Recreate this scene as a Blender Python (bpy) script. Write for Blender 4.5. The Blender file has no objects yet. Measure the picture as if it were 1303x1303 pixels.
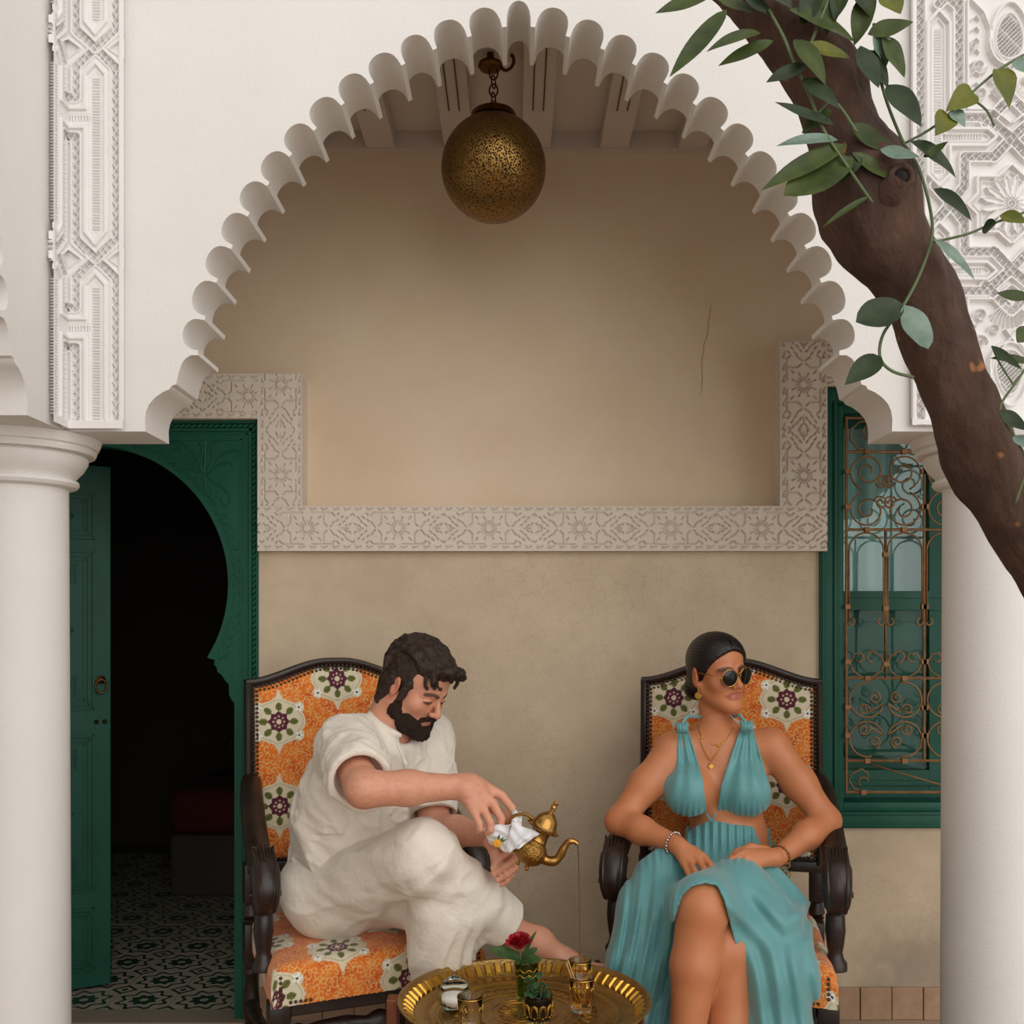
import bpy, bmesh, math, random
import numpy as np
from mathutils import Vector, Matrix
from mathutils.geometry import tessellate_polygon

# ------------------------------------------------------------------ camera, sky, exposure
F, CX, CY, EYE = 1350.0, 655.0, 800.0, 1.3        # focal length and horizon of the photograph (1303 px frame), eye height
scene = bpy.context.scene
COL = scene.collection
cam_d = bpy.data.cameras.new('camera'); cam = bpy.data.objects.new('camera', cam_d); COL.objects.link(cam)
cam.location = (0, 0, EYE); cam.rotation_euler = (math.pi/2, 0, 0)
cam_d.sensor_width = 36.0; cam_d.lens = 36.0*F/1303.0
cam_d.shift_x = -(CX-651.5)/1303.0; cam_d.shift_y = (CY-651.5)/1303.0
cam_d.clip_start = 0.02
scene.camera = cam
world = bpy.data.worlds.new('sky'); scene.world = world; world.use_nodes = True
bg = world.node_tree.nodes['Background']
bg.inputs['Color'].default_value = (1.0, 0.985, 0.96, 1); bg.inputs['Strength'].default_value = 0.80
sun_d = bpy.data.lights.new('sun', 'SUN'); sun_d.energy = 1.15; sun_d.angle = math.radians(65); sun_d.color = (1.0, 0.97, 0.93)
sun = bpy.data.objects.new('sun', sun_d); COL.objects.link(sun)
sun.rotation_euler = Vector((-0.42, 0.84, -0.34)).to_track_quat('-Z', 'Y').to_euler()
vs = scene.view_settings
vs.view_transform = 'Standard'; vs.look = 'None'; vs.exposure = 0.17; vs.gamma = 1.0; vs.use_curve_mapping = False

def P(px, py, D):
    """photo pixel at a chosen depth -> world point"""
    return Vector(((px-CX)*D/F, D, EYE-(py-CY)*D/F))
def PX(px, D): return (px-CX)*D/F
def PZ(py, D): return EYE-(py-CY)*D/F
R = math.radians

# ------------------------------------------------------------------ materials
MATS = {}
def srgb(c):
    return tuple((x/255/12.92 if x/255 <= 0.04045 else ((x/255+0.055)/1.055)**2.4) for x in c)
def mat(name, col, rough=0.7, metal=0.0, var=0.0, var_scale=6.0, col2=None, bump=0.0, bump_scale=60.0, bump_detail=6.0,
        spec=0.5, sheen=0.0, sss=0.0, attr=None, trans=0.0, ior=1.45, coat=0.0, stretch=None):
    if name in MATS: return MATS[name]
    m = bpy.data.materials.new(name); m.use_nodes = True; nt = m.node_tree; N, L = nt.nodes, nt.links
    b = N['Principled BSDF']
    c = srgb(col)+(1,)
    b.inputs['Base Color'].default_value = c; b.inputs['Roughness'].default_value = rough
    b.inputs['Metallic'].default_value = metal; b.inputs['Specular IOR Level'].default_value = spec
    if sheen: b.inputs['Sheen Weight'].default_value = sheen
    if sss:
        b.inputs['Subsurface Weight'].default_value = sss; b.inputs['Subsurface Radius'].default_value = (0.012, 0.005, 0.003); b.inputs['Subsurface Scale'].default_value = 1.0
    if trans: b.inputs['Transmission Weight'].default_value = trans; b.inputs['IOR'].default_value = ior
    if coat: b.inputs['Coat Weight'].default_value = coat; b.inputs['Coat Roughness'].default_value = 0.15
    tc = N.new('ShaderNodeTexCoord'); src = tc.outputs['Object']
    if stretch:
        mp = N.new('ShaderNodeMapping'); mp.inputs['Scale'].default_value = stretch; L.new(src, mp.inputs['Vector']); src = mp.outputs['Vector']
    last = None
    if attr:
        a = N.new('ShaderNodeAttribute'); a.attribute_name = attr; last = a.outputs['Color']
    if var or col2:
        n = N.new('ShaderNodeTexNoise'); n.inputs['Scale'].default_value = var_scale; n.inputs['Detail'].default_value = 8; n.inputs['Roughness'].default_value = 0.65
        L.new(src, n.inputs['Vector'])
        mx = N.new('ShaderNodeMix'); mx.data_type = 'RGBA'
        rp = N.new('ShaderNodeMapRange'); rp.inputs[1].default_value = 0.35; rp.inputs[2].default_value = 0.65
        L.new(n.outputs['Fac'], rp.inputs[0]); L.new(rp.outputs[0], mx.inputs[0])
        d = srgb(col2)+(1,) if col2 else tuple(x*(1-var) for x in c[:3])+(1,)
        if last:
            mx.blend_type = 'MULTIPLY'; mx.inputs[7].default_value = tuple([1-var]*3)+(1,); L.new(last, mx.inputs[6])
        else:
            mx.inputs[6].default_value = c; mx.inputs[7].default_value = d
        last = mx.outputs[2]
    if last: L.new(last, b.inputs['Base Color'])
    if bump:
        n2 = N.new('ShaderNodeTexNoise'); n2.inputs['Scale'].default_value = bump_scale; n2.inputs['Detail'].default_value = bump_detail
        L.new(src, n2.inputs['Vector'])
        bp = N.new('ShaderNodeBump'); bp.inputs['Strength'].default_value = bump; bp.inputs['Distance'].default_value = 0.01
        L.new(n2.outputs['Fac'], bp.inputs['Height']); L.new(bp.outputs['Normal'], b.inputs['Normal'])
    MATS[name] = m
    return m

def nodes_of(m): return m.node_tree.nodes, m.node_tree.links, m.node_tree.nodes['Principled BSDF']

def m_plaster(): return mat('white_plaster', (233, 230, 226), 0.85, var=0.05, var_scale=2.5, bump=0.12, bump_scale=140)
def m_stucco(): return mat('carved_stucco', (236, 233, 231), 0.85, var=0.04, var_scale=5, bump=0.05, bump_scale=200)
def m_green(): return mat('green_paint', (12, 84, 66), 0.5, var=0.22, var_scale=5, bump=0.1, bump_scale=70, spec=0.35)
def m_wood(): return mat('dark_wood', (50, 33, 26), 0.38, col2=(26, 16, 13), var_scale=14, bump=0.15, bump_scale=60, stretch=(1, 1, .2), spec=0.5)
def m_brass(): return mat('brass', (176, 126, 52), 0.3, metal=1.0, var=0.35, var_scale=18, bump=0.12, bump_scale=120)
def m_iron(): return mat('copper_painted_iron', (150, 108, 66), 0.5, metal=0.4, var=0.4, var_scale=30)
def m_glass():
    return mat('clear_glass', (255, 255, 255), 0.02, trans=1.0, ior=1.45)

# ------------------------------------------------------------------ object helpers
def link(name, data, parent=None):
    o = bpy.data.objects.new(name, data); COL.objects.link(o)
    if parent is not None: o.parent = parent
    return o
def tag(o, label=None, cat=None, group=None, kind=None):
    if label: o['label'] = label
    if cat: o['category'] = cat
    if group: o['group'] = group
    if kind: o['kind'] = kind
    return o
def empty(name, loc=(0, 0, 0), rz=0, parent=None):
    o = link(name, None, parent); o.location = loc; o.rotation_euler = (0, 0, rz); o.empty_display_size = 0.1
    return o
def copy_tree(o, parent=None):
    c = o.copy(); COL.objects.link(c); c.parent = parent
    for ch in [x for x in bpy.data.objects if x.parent == o]: copy_tree(ch, c)
    return c

def fast_mesh(name, verts, quads=None, tris=None, colors=None, smooth=True):
    """mesh from numpy arrays"""
    me = bpy.data.meshes.new(name)
    verts = np.asarray(verts, np.float32)
    loops, starts, tot = [], [], 0
    parts = []
    for arr, k in ((quads, 4), (tris, 3)):
        if arr is not None and len(arr):
            arr = np.asarray(arr, np.int32); parts.append((arr, k))
    nl = sum(a.size for a, k in parts); npoly = sum(len(a) for a, k in parts)
    me.vertices.add(len(verts)); me.vertices.foreach_set('co', verts.ravel())
    me.loops.add(nl); me.polygons.add(npoly)
    me.loops.foreach_set('vertex_index', np.concatenate([a.ravel() for a, k in parts]))
    st = []; off = 0
    for a, k in parts:
        st.append(off + np.arange(len(a))*k); off += a.size
    me.polygons.foreach_set('loop_start', np.concatenate(st).astype(np.int32))
    me.update(calc_edges=True)
    if smooth: me.polygons.foreach_set('use_smooth', np.ones(npoly, bool))
    if colors is not None:
        at = me.color_attributes.new('Col', 'FLOAT_COLOR', 'POINT')
        c = np.ones((len(verts), 4), np.float32); c[:, :3] = colors
        at.data.foreach_set('color', c.ravel())
    me.validate()
    return me

class MB:
    """collects simple shapes into ONE mesh"""
    def __init__(s): s.v, s.f = [], []
    def add(s, vs, fs):
        b = len(s.v); s.v += [tuple(v) for v in vs]; s.f += [tuple(b+i for i in f) for f in fs]; return s
    def box(s, x0, x1, y0, y1, z0, z1, bev=0.0):
        if bev <= 0:
            return s.add([(x, y, z) for x in (x0, x1) for y in (y0, y1) for z in (z0, z1)],
                  [(0, 1, 3, 2), (4, 6, 7, 5), (0, 4, 5, 1), (2, 3, 7, 6), (0, 2, 6, 4), (1, 5, 7, 3)])
        bm = bmesh.new()
        bmesh.ops.create_cube(bm, size=1.0)
        for v in bm.verts:
            v.co = Vector(((x0+x1)/2+v.co.x*(x1-x0), (y0+y1)/2+v.co.y*(y1-y0), (z0+z1)/2+v.co.z*(z1-z0)))
        bmesh.ops.bevel(bm, geom=bm.edges[:], offset=bev, segments=2, affect='EDGES', profile=0.5)
        bm.verts.index_update()
        s.add([v.co for v in bm.verts], [[v.index for v in f.verts] for f in bm.faces]); bm.free(); return s
    def prism(s, poly, fn0, fn1, sides=True, holes=None):
        """poly: 2-D outline; fn0/fn1 map (a,b) to 3-D on the two faces"""
        n = len(poly)
        tris = tessellate_polygon([[Vector((a, b, 0)) for a, b in poly]])
        v0 = [fn0(a, b) for a, b in poly]; v1 = [fn1(a, b) for a, b in poly]
        fs = [tuple(t) for t in tris] + [tuple(n+i for i in reversed(t)) for t in tris]
        if sides: fs += [(i, (i+1) % n, n+(i+1) % n, n+i) for i in range(n)]
        return s.add(v0+v1, fs)
    def tube(s, pts, rad, seg=8, closed=False, flat=1.0, up=None, cap=True):
        pts = [Vector(p) for p in pts]; n = len(pts)
        if not hasattr(rad, '__len__'): rad = [rad]*n
        vs = []; prev = None
        for i in range(n):
            a = pts[(i-1) % n] if closed else pts[max(i-1, 0)]; b = pts[(i+1) % n] if closed else pts[min(i+1, n-1)]
            t = (b-a); t = t.normalized() if t.length > 1e-9 else Vector((0, 0, 1))
            if up is not None: u = Vector(up)-t*t.dot(Vector(up))
            elif prev is None: u = t.orthogonal()
            else: u = prev-t*prev.dot(t)
            if u.length < 1e-6: u = t.orthogonal()
            u.normalize(); prev = u; w = t.cross(u)
            for k in range(seg):
                an = 2*math.pi*k/seg
                vs.append(pts[i]+u*(math.cos(an)*rad[i]*flat)+w*(math.sin(an)*rad[i]))
        fs = []
        m = n if closed else n-1
        for i in range(m):
            j = (i+1) % n
            for k in range(seg):
                k2 = (k+1) % seg
                fs.append((i*seg+k, i*seg+k2, j*seg+k2, j*seg+k))
        if not closed and cap:
            fs.append(tuple(range(seg))[::-1]); fs.append(tuple((n-1)*seg+k for k in range(seg)))
        return s.add(vs, fs)
    def lathe(s, prof, origin=(0, 0, 0), axis=(0, 0, 1), seg=24, flute=None):
        """prof: (height, radius) pairs along the axis"""
        o = Vector(origin); a = Vector(axis).normalized(); u = a.orthogonal().normalized(); w = a.cross(u)
        if abs(a.z) > 0.999: u = Vector((1, 0, 0)); w = Vector((0, 1, 0))*(1 if a.z > 0 else -1)
        vs = []
        for h, r in prof:
            for k in range(seg):
                an = 2*math.pi*k/seg; rr = r*(flute(an, h) if flute else 1)
                vs.append(o+a*h+u*(math.cos(an)*rr)+w*(math.sin(an)*rr))
        fs = []
        for i in range(len(prof)-1):
            for k in range(seg):
                k2 = (k+1) % seg; fs.append((i*seg+k, i*seg+k2, (i+1)*seg+k2, (i+1)*seg+k))
        if prof[0][1] > 1e-6: fs.append(tuple(range(seg))[::-1])
        if prof[-1][1] > 1e-6: fs.append(tuple((len(prof)-1)*seg+k for k in range(seg)))
        return s.add(vs, fs)
    def sphere(s, c, r, seg=12, rings=8, sc=(1, 1, 1)):
        prof = [(-math.cos(math.pi*i/rings)*r*sc[2], math.sin(math.pi*i/rings)*r) for i in range(rings+1)]
        b = len(s.v); s.lathe([(h, max(q, 1e-7)) for h, q in prof], c, (0, 0, 1), seg)
        for i in range(b, len(s.v)):
            v = s.v[i]; s.v[i] = (c[0]+(v[0]-c[0])*sc[0], c[1]+(v[1]-c[1])*sc[1], v[2])
        return s
    def build(s, name, material, parent=None, smooth=False, auto=None):
        me = bpy.data.meshes.new(name); me.from_pydata(s.v, [], s.f)
        bm = bmesh.new(); bm.from_mesh(me); bmesh.ops.recalc_face_normals(bm, faces=bm.faces[:]); bm.to_mesh(me); bm.free()
        if smooth or auto:
            me.polygons.foreach_set('use_smooth', np.ones(len(me.polygons), bool))
            if auto: me.set_sharp_from_angle(angle=R(auto))
        me.materials.append(material)
        return link(name, me, parent)

def smooth_path(pts, n=8, closed=False):
    """Catmull-Rom through points"""
    pts = [Vector(p) for p in pts]; out = []; m = len(pts)
    for i in range(m if closed else m-1):
        p0 = pts[(i-1) % m] if closed else pts[max(i-1, 0)]; p1 = pts[i]; p2 = pts[(i+1) % m]
        p3 = pts[(i+2) % m] if closed else pts[min(i+2, m-1)]
        for k in range(n):
            t = k/n
            out.append(0.5*((2*p1)+(p2-p0)*t+(2*p0-5*p1+4*p2-p3)*t*t+(3*p1-p0-3*p2+p3)*t**3))
    if not closed: out.append(pts[-1])
    return out

class Relief:
    """carved surface: a height grid drawn with strokes and masks, turned into a mesh"""
    def __init__(s, w, h, res):
        s.nx, s.nz = max(2, int(round(w/res))+1), max(2, int(round(h/res))+1)
        s.x = np.linspace(0, w, s.nx); s.z = np.linspace(0, h, s.nz); s.res = res
        s.H = np.zeros((s.nx, s.nz), np.float32)
    def win(s, x0, x1, z0, z1):
        i0, i1 = np.searchsorted(s.x, (x0, x1)); j0, j1 = np.searchsorted(s.z, (z0, z1))
        return slice(i0, i1), slice(j0, j1)
    def dist(s, pts, reach, closed=False):
        D = None
        pts = list(pts)+([pts[0]] if closed else [])
        xs = [p[0] for p in pts]; zs = [p[1] for p in pts]
        w = s.win(min(xs)-reach, max(xs)+reach, min(zs)-reach, max(zs)+reach)
        X = s.x[w[0]][:, None]; Z = s.z[w[1]][None, :]
        if X.size == 0 or Z.size == 0: return w, None
        D = np.full((X.shape[0], Z.shape[1]), 9.0)
        for a, b in zip(pts[:-1], pts[1:]):
            dx, dz = b[0]-a[0], b[1]-a[1]; q = dx*dx+dz*dz+1e-12
            t = np.clip(((X-a[0])*dx+(Z-a[1])*dz)/q, 0, 1)
            D = np.minimum(D, np.hypot(X-a[0]-t*dx, Z-a[1]-t*dz))
        return w, D
    def stroke(s, pts, width, h, closed=False, soft=0.0015, mode='set'):
        w, D = s.dist(pts, width, closed)
        if D is None: return
        k = np.clip((width/2-D)/soft+0.5, 0, 1)
        if mode == 'max': s.H[w] = np.maximum(s.H[w], h*k)
        else: s.H[w] = s.H[w]*(1-k)+h*k
    def poly(s, pts, h=None, fn=None, mode='set'):
        xs = [p[0] for p in pts]; zs = [p[1] for p in pts]
        w = s.win(min(xs), max(xs), min(zs), max(zs)); X = s.x[w[0]][:, None]; Z = s.z[w[1]][None, :]
        if X.size == 0 or Z.size == 0: return
        ins = np.zeros((X.shape[0], Z.shape[1]), bool)
        for a, b in zip(pts, list(pts[1:])+[pts[0]]):
            if abs(a[1]-b[1]) < 1e-12: continue
            c = ((a[1] > Z) != (b[1] > Z)) & (X < (b[0]-a[0])*(Z-a[1])/(b[1]-a[1])+a[0])
            ins ^= c
        val = fn(X, Z) if fn else h
        s.H[w] = np.where(ins, val, s.H[w])
    def lattice_band(s, pts, width, pitch, depth, bar=0.0022):
        w, D = s.dist(pts, width)
        if D is None: return
        X = s.x[w[0]][:, None]; Z = s.z[w[1]][None, :]
        a = np.abs(((X*1.0+Z*0.8)/pitch) % 1-0.5)*pitch; b = np.abs(((X*1.0-Z*0.8)/pitch) % 1-0.5)*pitch
        bars = (np.minimum(a, b) < bar/2*1.25)
        ins = D < width/2
        s.H[w] = np.where(ins, np.where(bars, depth*0.12, depth), s.H[w])
    def mesh(s, name, origin, ux, uz, nrm):
        o, ux, uz, nrm = (np.array(v, np.float32) for v in (origin, ux, uz, nrm))
        V = o+s.x[:, None, None]*ux+s.z[None, :, None]*uz+s.H[:, :, None]*nrm
        i = np.arange(s.nx*s.nz).reshape(s.nx, s.nz)
        q = np.stack([i[:-1, :-1], i[1:, :-1], i[1:, 1:], i[:-1, 1:]], -1).reshape(-1, 4)
        if np.dot(np.cross(ux, uz), nrm) < 0: q = q[:, ::-1]
        return fast_mesh(name, V.reshape(-1, 3).astype(np.float32), q, smooth=False)

def m_pane(ior=1.3):
    """thin window glass: mostly clear, mirror-like at the surface"""
    nm = 'window_pane_%d' % round(ior*100)
    if nm in MATS: return MATS[nm]
    m = bpy.data.materials.new(nm); m.use_nodes = True; N, L = m.node_tree.nodes, m.node_tree.links
    N.remove(N['Principled BSDF']); out = N['Material Output']
    tr = N.new('ShaderNodeBsdfTransparent'); tr.inputs[0].default_value = (.86, .93, .91, 1) if ior > 1.2 else (.98, .985, .985, 1)
    gl = N.new('ShaderNodeBsdfGlossy'); gl.inputs['Roughness'].default_value = .02; gl.inputs[0].default_value = (.9, 1, 1, 1)
    fr = N.new('ShaderNodeFresnel'); fr.inputs[0].default_value = ior
    ms = N.new('ShaderNodeMixShader'); L.new(fr.outputs[0], ms.inputs[0]); L.new(tr.outputs[0], ms.inputs[1]); L.new(gl.outputs[0], ms.inputs[2]); L.new(ms.outputs[0], out.inputs[0])
    MATS[nm] = m
    return m
# ================================================================== THE SETTING
random.seed(7)
D1, TH = 2.60, 0.178           # arcade wall: front plane and thickness
DB = D1+TH
YL, YU = 3.50, 3.57            # back wall: lower face, recessed upper face
CORNER = PX(82, D1)            # concave corner with the left wing
TOP = 4.6
def struct(o): o['kind'] = 'structure'; return o
m_upper = mat('warm_limewash', (224, 204, 178), 0.9, var=0.05, var_scale=1.6, col2=(215, 192, 163), bump=0.1, bump_scale=160)
m_ceil = mat('ceiling_paint', (214, 204, 196), 0.9, var=0.05, var_scale=3)
m_flag = mat('courtyard_paving', (178, 150, 122), 0.7, var=0.2, var_scale=4, bump=0.2, bump_scale=20)
# crackled tadelakt for the lower wall
m_lower = mat('tadelakt', (208, 188, 160), 0.62, col2=(190, 169, 142), var_scale=3.5, bump=0.1, bump_scale=90)
N, L, b = nodes_of(m_lower)
tc = N.new('ShaderNodeTexCoord')
vo = N.new('ShaderNodeTexVoronoi'); vo.feature = 'DISTANCE_TO_EDGE'; vo.inputs['Scale'].default_value = 26
nz = N.new('ShaderNodeTexNoise'); nz.inputs['Scale'].default_value = 14; nz.inputs['Detail'].default_value = 3
va = N.new('ShaderNodeVectorMath'); va.operation = 'SCALE'; va.inputs['Scale'].default_value = 0.06
vb = N.new('ShaderNodeVectorMath'); vb.operation = 'ADD'
L.new(tc.outputs['Object'], nz.inputs['Vector']); L.new(nz.outputs['Color'], va.inputs[0]); L.new(tc.outputs['Object'], vb.inputs[0]); L.new(va.outputs[0], vb.inputs[1])
L.new(vb.outputs[0], vo.inputs['Vector'])
mr = N.new('ShaderNodeMapRange'); mr.inputs[1].default_value = 0.0; mr.inputs[2].default_value = 0.035; mr.inputs[3].default_value = 0.22; mr.inputs[4].default_value = 0.0
L.new(vo.outputs['Distance'], mr.inputs[0])
nb = N.new('ShaderNodeTexNoise'); nb.inputs['Scale'].default_value = 1.3; nb.inputs['Detail'].default_value = 2
L.new(tc.outputs['Object'], nb.inputs['Vector'])
mr2 = N.new('ShaderNodeMapRange'); mr2.inputs[1].default_value = 0.42; mr2.inputs[2].default_value = 0.6
L.new(nb.outputs['Fac'], mr2.inputs[0])
mu = N.new('ShaderNodeMath'); mu.operation = 'MULTIPLY'; L.new(mr.outputs[0], mu.inputs[0]); L.new(mr2.outputs[0], mu.inputs[1])
old = b.inputs['Base Color'].links[0].from_socket
mx = N.new('ShaderNodeMix'); mx.data_type = 'RGBA'; L.new(mu.outputs[0], mx.inputs[0]); L.new(old, mx.inputs[6]); mx.inputs[7].default_value = srgb((120, 100, 80))+(1,)
# dark damp stains with their own cloudy shape low on the wall
st = N.new('ShaderNodeTexNoise'); st.inputs['Scale'].default_value = 3.1; st.inputs['Detail'].default_value = 6
L.new(tc.outputs['Object'], st.inputs['Vector'])
sp = N.new('ShaderNodeSeparateXYZ'); L.new(tc.outputs['Object'], sp.inputs[0])
zr = N.new('ShaderNodeMapRange'); zr.inputs[1].default_value = 0.95; zr.inputs[2].default_value = 0.3; zr.inputs[3].default_value = 0.0; zr.inputs[4].default_value = 0.6
L.new(sp.outputs['Z'], zr.inputs[0])
sr = N.new('ShaderNodeMapRange'); sr.inputs[1].default_value = 0.42; sr.inputs[2].default_value = 0.66; L.new(st.outputs['Fac'], sr.inputs[0])
sm = N.new('ShaderNodeMath'); sm.operation = 'MULTIPLY'; L.new(zr.outputs[0], sm.inputs[0]); L.new(sr.outputs[0], sm.inputs[1])
mx2 = N.new('ShaderNodeMix'); mx2.data_type = 'RGBA'; L.new(sm.outputs[0], mx2.inputs[0]); L.new(mx.outputs[2], mx2.inputs[6]); mx2.inputs[7].default_value = srgb((112, 100, 88))+(1,)
L.new(mx2.outputs[2], b.inputs['Base Color'])

# ---- scalloped arch profile (half offsets and heights of the cusp tips, from the back edge of the soffit)
SC = DB/F
ACX = (659.7-CX)*SC
CUSP = [(17, 83), (58.5, 94.8), (99.8, 109.6), (137.3, 128), (174.7, 150.5), (209.4, 175.3), (242.3, 205.3), (271.5, 236), (298.3, 270.6),
        (321.7, 306.7), (341.5, 345.5), (359.4, 385.5), (373.7, 430), (382.4, 471.3)]
cusp = [(a*SC, EYE+(CY-y)*SC) for a, y in CUSP]
ZS = PZ(549, D1)
def q(px, py): return (-(PX(px, D1)-ACX), PZ(py, D1))
def lobe(a, b, depth, n=12, fl=0.0055):
    a, b = Vector(a), Vector(b); t = (b-a).normalized(); nn = Vector((-t.y, t.x))
    # the outward normal points away from the opening's middle
    if nn.dot((a+b)/2-Vector((0, 1.7))) < 0: nn = -nn
    s, e = a+t*fl, b-t*fl; mid = (s+e)/2; half = (e-s).length/2
    return [tuple(mid-t*(math.cos(math.pi*k/n)*half*(1+0.10*math.sin(math.pi*k/n)))+nn*(depth*math.sin(math.pi*k/n)**0.75)) for k in range(n+1)]
half = []                                   # right half: from apex lobe to springing, as (offset, z)
for i in range(len(cusp)-1):
    w = max(0.0, 1-i/7)
    half += lobe(cusp[i], cusp[i+1], 0.046+0.014*w)
half += [q(252, 452)]+[q(243, 452), q(236, 456), q(231, 463), q(228, 472), q(226, 480), q(224, 489), q(218, 491), q(216, 495),
         q(207, 499), q(197, 506), q(190, 514), q(186, 523), q(184.5, 533), q(185, 549)]
apex = lobe((-cusp[0][0], cusp[0][1]), cusp[0], 0.064)
def arch(c):                                # from the right springing to the left springing
    r = [(c+a, z) for a, z in reversed(half)]
    m = [(c+a, z) for a, z in reversed(apex)]
    l = [(c-a, z) for a, z in half]
    return r+m+l
BAY = 2.43
def arcade_outline(x0, x1, centres):
    o = [(x0, ZS), (x0, TOP), (x1, TOP), (x1, ZS)]
    for c in sorted(centres, reverse=True): o += arch(c)
    return o
mb = MB(); mb.prism(arcade_outline(CORNER, 3.75, [ACX, ACX+BAY]), lambda a, z: (a, D1, z), lambda a, z: (a, DB, z))
wall_arcade = struct(mb.build('wall_arcade', m_plaster(), auto=40))
SIDE = CORNER
S0 = ACX-CORNER                              # distance from the corner to an arch centre
mb = MB(); mb.prism(arcade_outline(-TH, 7.6, [S0, S0+BAY]), lambda a, z: (SIDE, D1-a, z), lambda a, z: (SIDE-TH, D1-a, z))
wall_left = struct(mb.build('wall_left', m_plaster(), auto=40))

# ---- back wall
XW0, XW1 = -2.6, 3.75
dxl, dxr = PX(-105, YL), PX(329.5, YL); dzt = PZ(535, YL)            # door frame
wxl, wxr, wzb, wzt = PX(1042, YL), PX(1405, YL), PZ(1053, YL), PZ(494, YL)   # window frame
zf0, zf1 = PZ(702, YL), PZ(645, YL)                                  # horizontal frieze
mb = MB()
mb.box(XW0, dxl, YL, YL+.28, 0, zf0); mb.box(dxr, wxl, YL, YL+.28, 0, zf0); mb.box(wxl, wxr, YL, YL+.28, 0, wzb); mb.box(wxr, XW1, YL, YL+.28, 0, zf0)
wl = struct(mb.build('wall_back', m_lower))
mb = MB()
zl, zr_ = PZ(505, YL), PZ(465, YL)
mb.box(XW0, dxl, YU, YU+.2, zf0, 3.2); mb.box(dxl, dxr, YU, YU+.2, dzt, 3.2); mb.box(dxr, wxl, YU, YU+.2, zf0, 3.2); mb.box(wxl, wxr, YU, YU+.2, wzt, 3.2); mb.box(wxr, XW1, YU, YU+.2, zf0, 3.2)
wu = struct(mb.build('wall_back_upper', m_upper))
# hairline crack in the upper plaster
mb = MB(); random.seed(3)
pts = []; x, y = 905, 390
while y < 505:
    pts.append((PX(x, YU), YU-0.0004, PZ(y, YU))); y += 7; x += random.uniform(-3.2, 1.8)
mb.tube(pts, 0.0011, 4); mb.build('crack', mat('crack', (150, 126, 100), 0.9), wu)

# ---- carved friezes
YF = YL-0.026
def frieze(x0, x1, z0, z1, vertical, phase=0.0):
    w, h = x1-x0, z1-z0
    r = Relief(w, h, 0.0021)
    per = 0.298; band = w if vertical else h; ln = h if vertical else w
    u = band/57.0
    def xy(s, t):  # s along, t across (px units)
        return ((band/2+t*u, s) if vertical else (s, band/2+t*u))
    def g(pts, wd=0.0040, d=-0.010): r.stroke([xy(*p) for p in pts], wd, d, soft=0.002)
    k = -1
    n = int(ln/per)+3
    for i in range(-1, n):
        c = i*per+phase
        def off(pts): return [(c+a*u, t) for a, t in pts]
        for sx in (-1, 1):
            for sy in (-1, 1):
                g(off([(sx*6, sy*-20), (sx*31, sy*-20), (sx*35, sy*-16)]))
                g(off([(sx*21, sy*-19), (sx*21, sy*-7), (sx*25, sy*-3)]))
                g(off([(sx*17, sy*-15), (sx*14, sy*-12)]), .003)
                for a, t in ((41, 4), (46, 8), (50, 13), (54, 5), (49, 3), (44, 14), (38, 10), (33, 7), (30, 3), (56, 17), (39, 18)):
                    g(off([(sx*(a-1.3), sy*(t-1.1)), (sx*(a+1.4), sy*(t+1.2))]), .0036)
        for q_ in range(16):
            an = 2*math.pi*q_/16; ro = 11.5 if q_ % 2 else 9.5
            g(off([(5*math.cos(an), 5*math.sin(an)), (ro*math.cos(an), ro*math.sin(an))]), .0026)
        for q_ in range(8):
            an = 2*math.pi*(q_+.5)/8
            g(off([(13.5*math.cos(an), 13.5*math.sin(an)), (15*math.cos(an), 15*math.sin(an))]), .004)
        e = 57.5
        g(off([(e-14, 0), (e-5, 0)]), .003); g(off([(e+5, 0), (e+14, 0)]), .003)
        for j in range(8):
            cc = (j-3.5)*14.4
            for sy in (-1, 1):
                g(off([(cc-4, sy*24-1.6), (cc+4, sy*24+1.6)]), .0026); g(off([(cc-4, sy*24+1.6), (cc-1, sy*24)]), .0026)
    for t in (-21.7, 21.7, -26.3, 26.3): r.stroke([xy(0, t), xy(ln, t)], .0018, -.0018, soft=.002)
    o = empty('frieze', parent=wu)
    me = r.mesh('frieze_carving', (x0, YF, z0), (1, 0, 0), (0, 0, 1), (0, -1, 0)); me.materials.append(m_frieze)
    link('carving', me, o)
    mb = MB(); mb.box(x0, x1, YF+.011, YU+.02, z0, z1); mb.box(x0, x1, YF, YF+.0111, z0, z0+.0004); mb.build('bed', m_frieze, o)
    return o
m_frieze = mat('frieze_stucco', (222, 209, 194), 0.85, var=0.08, var_scale=5, bump=0.05, bump_scale=200)
wf = 57*YL/F
fx0, fx1 = PX(330, YL), PX(1050, YL)
frieze(fx0, fx1, zf0, zf1, False, phase=PX(392, YL)-fx0)
frieze(fx0, PX(386, YL), zf1, PZ(478, YL), True, phase=.10)
frieze(PX(990, YL), fx1, zf1, PZ(437, YL), True, phase=.10)
frieze(dxl-wf, fx0, dzt+.001, PZ(478, YL), False, phase=.05)
frieze(fx1, wxr+wf, wzt+.001, PZ(437, YL), False, phase=.1)
frieze(dxl-wf, dxl, zf0, dzt, True, phase=.1)
frieze(wxr, wxr+wf, zf0, wzt, True, phase=.1)

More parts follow.
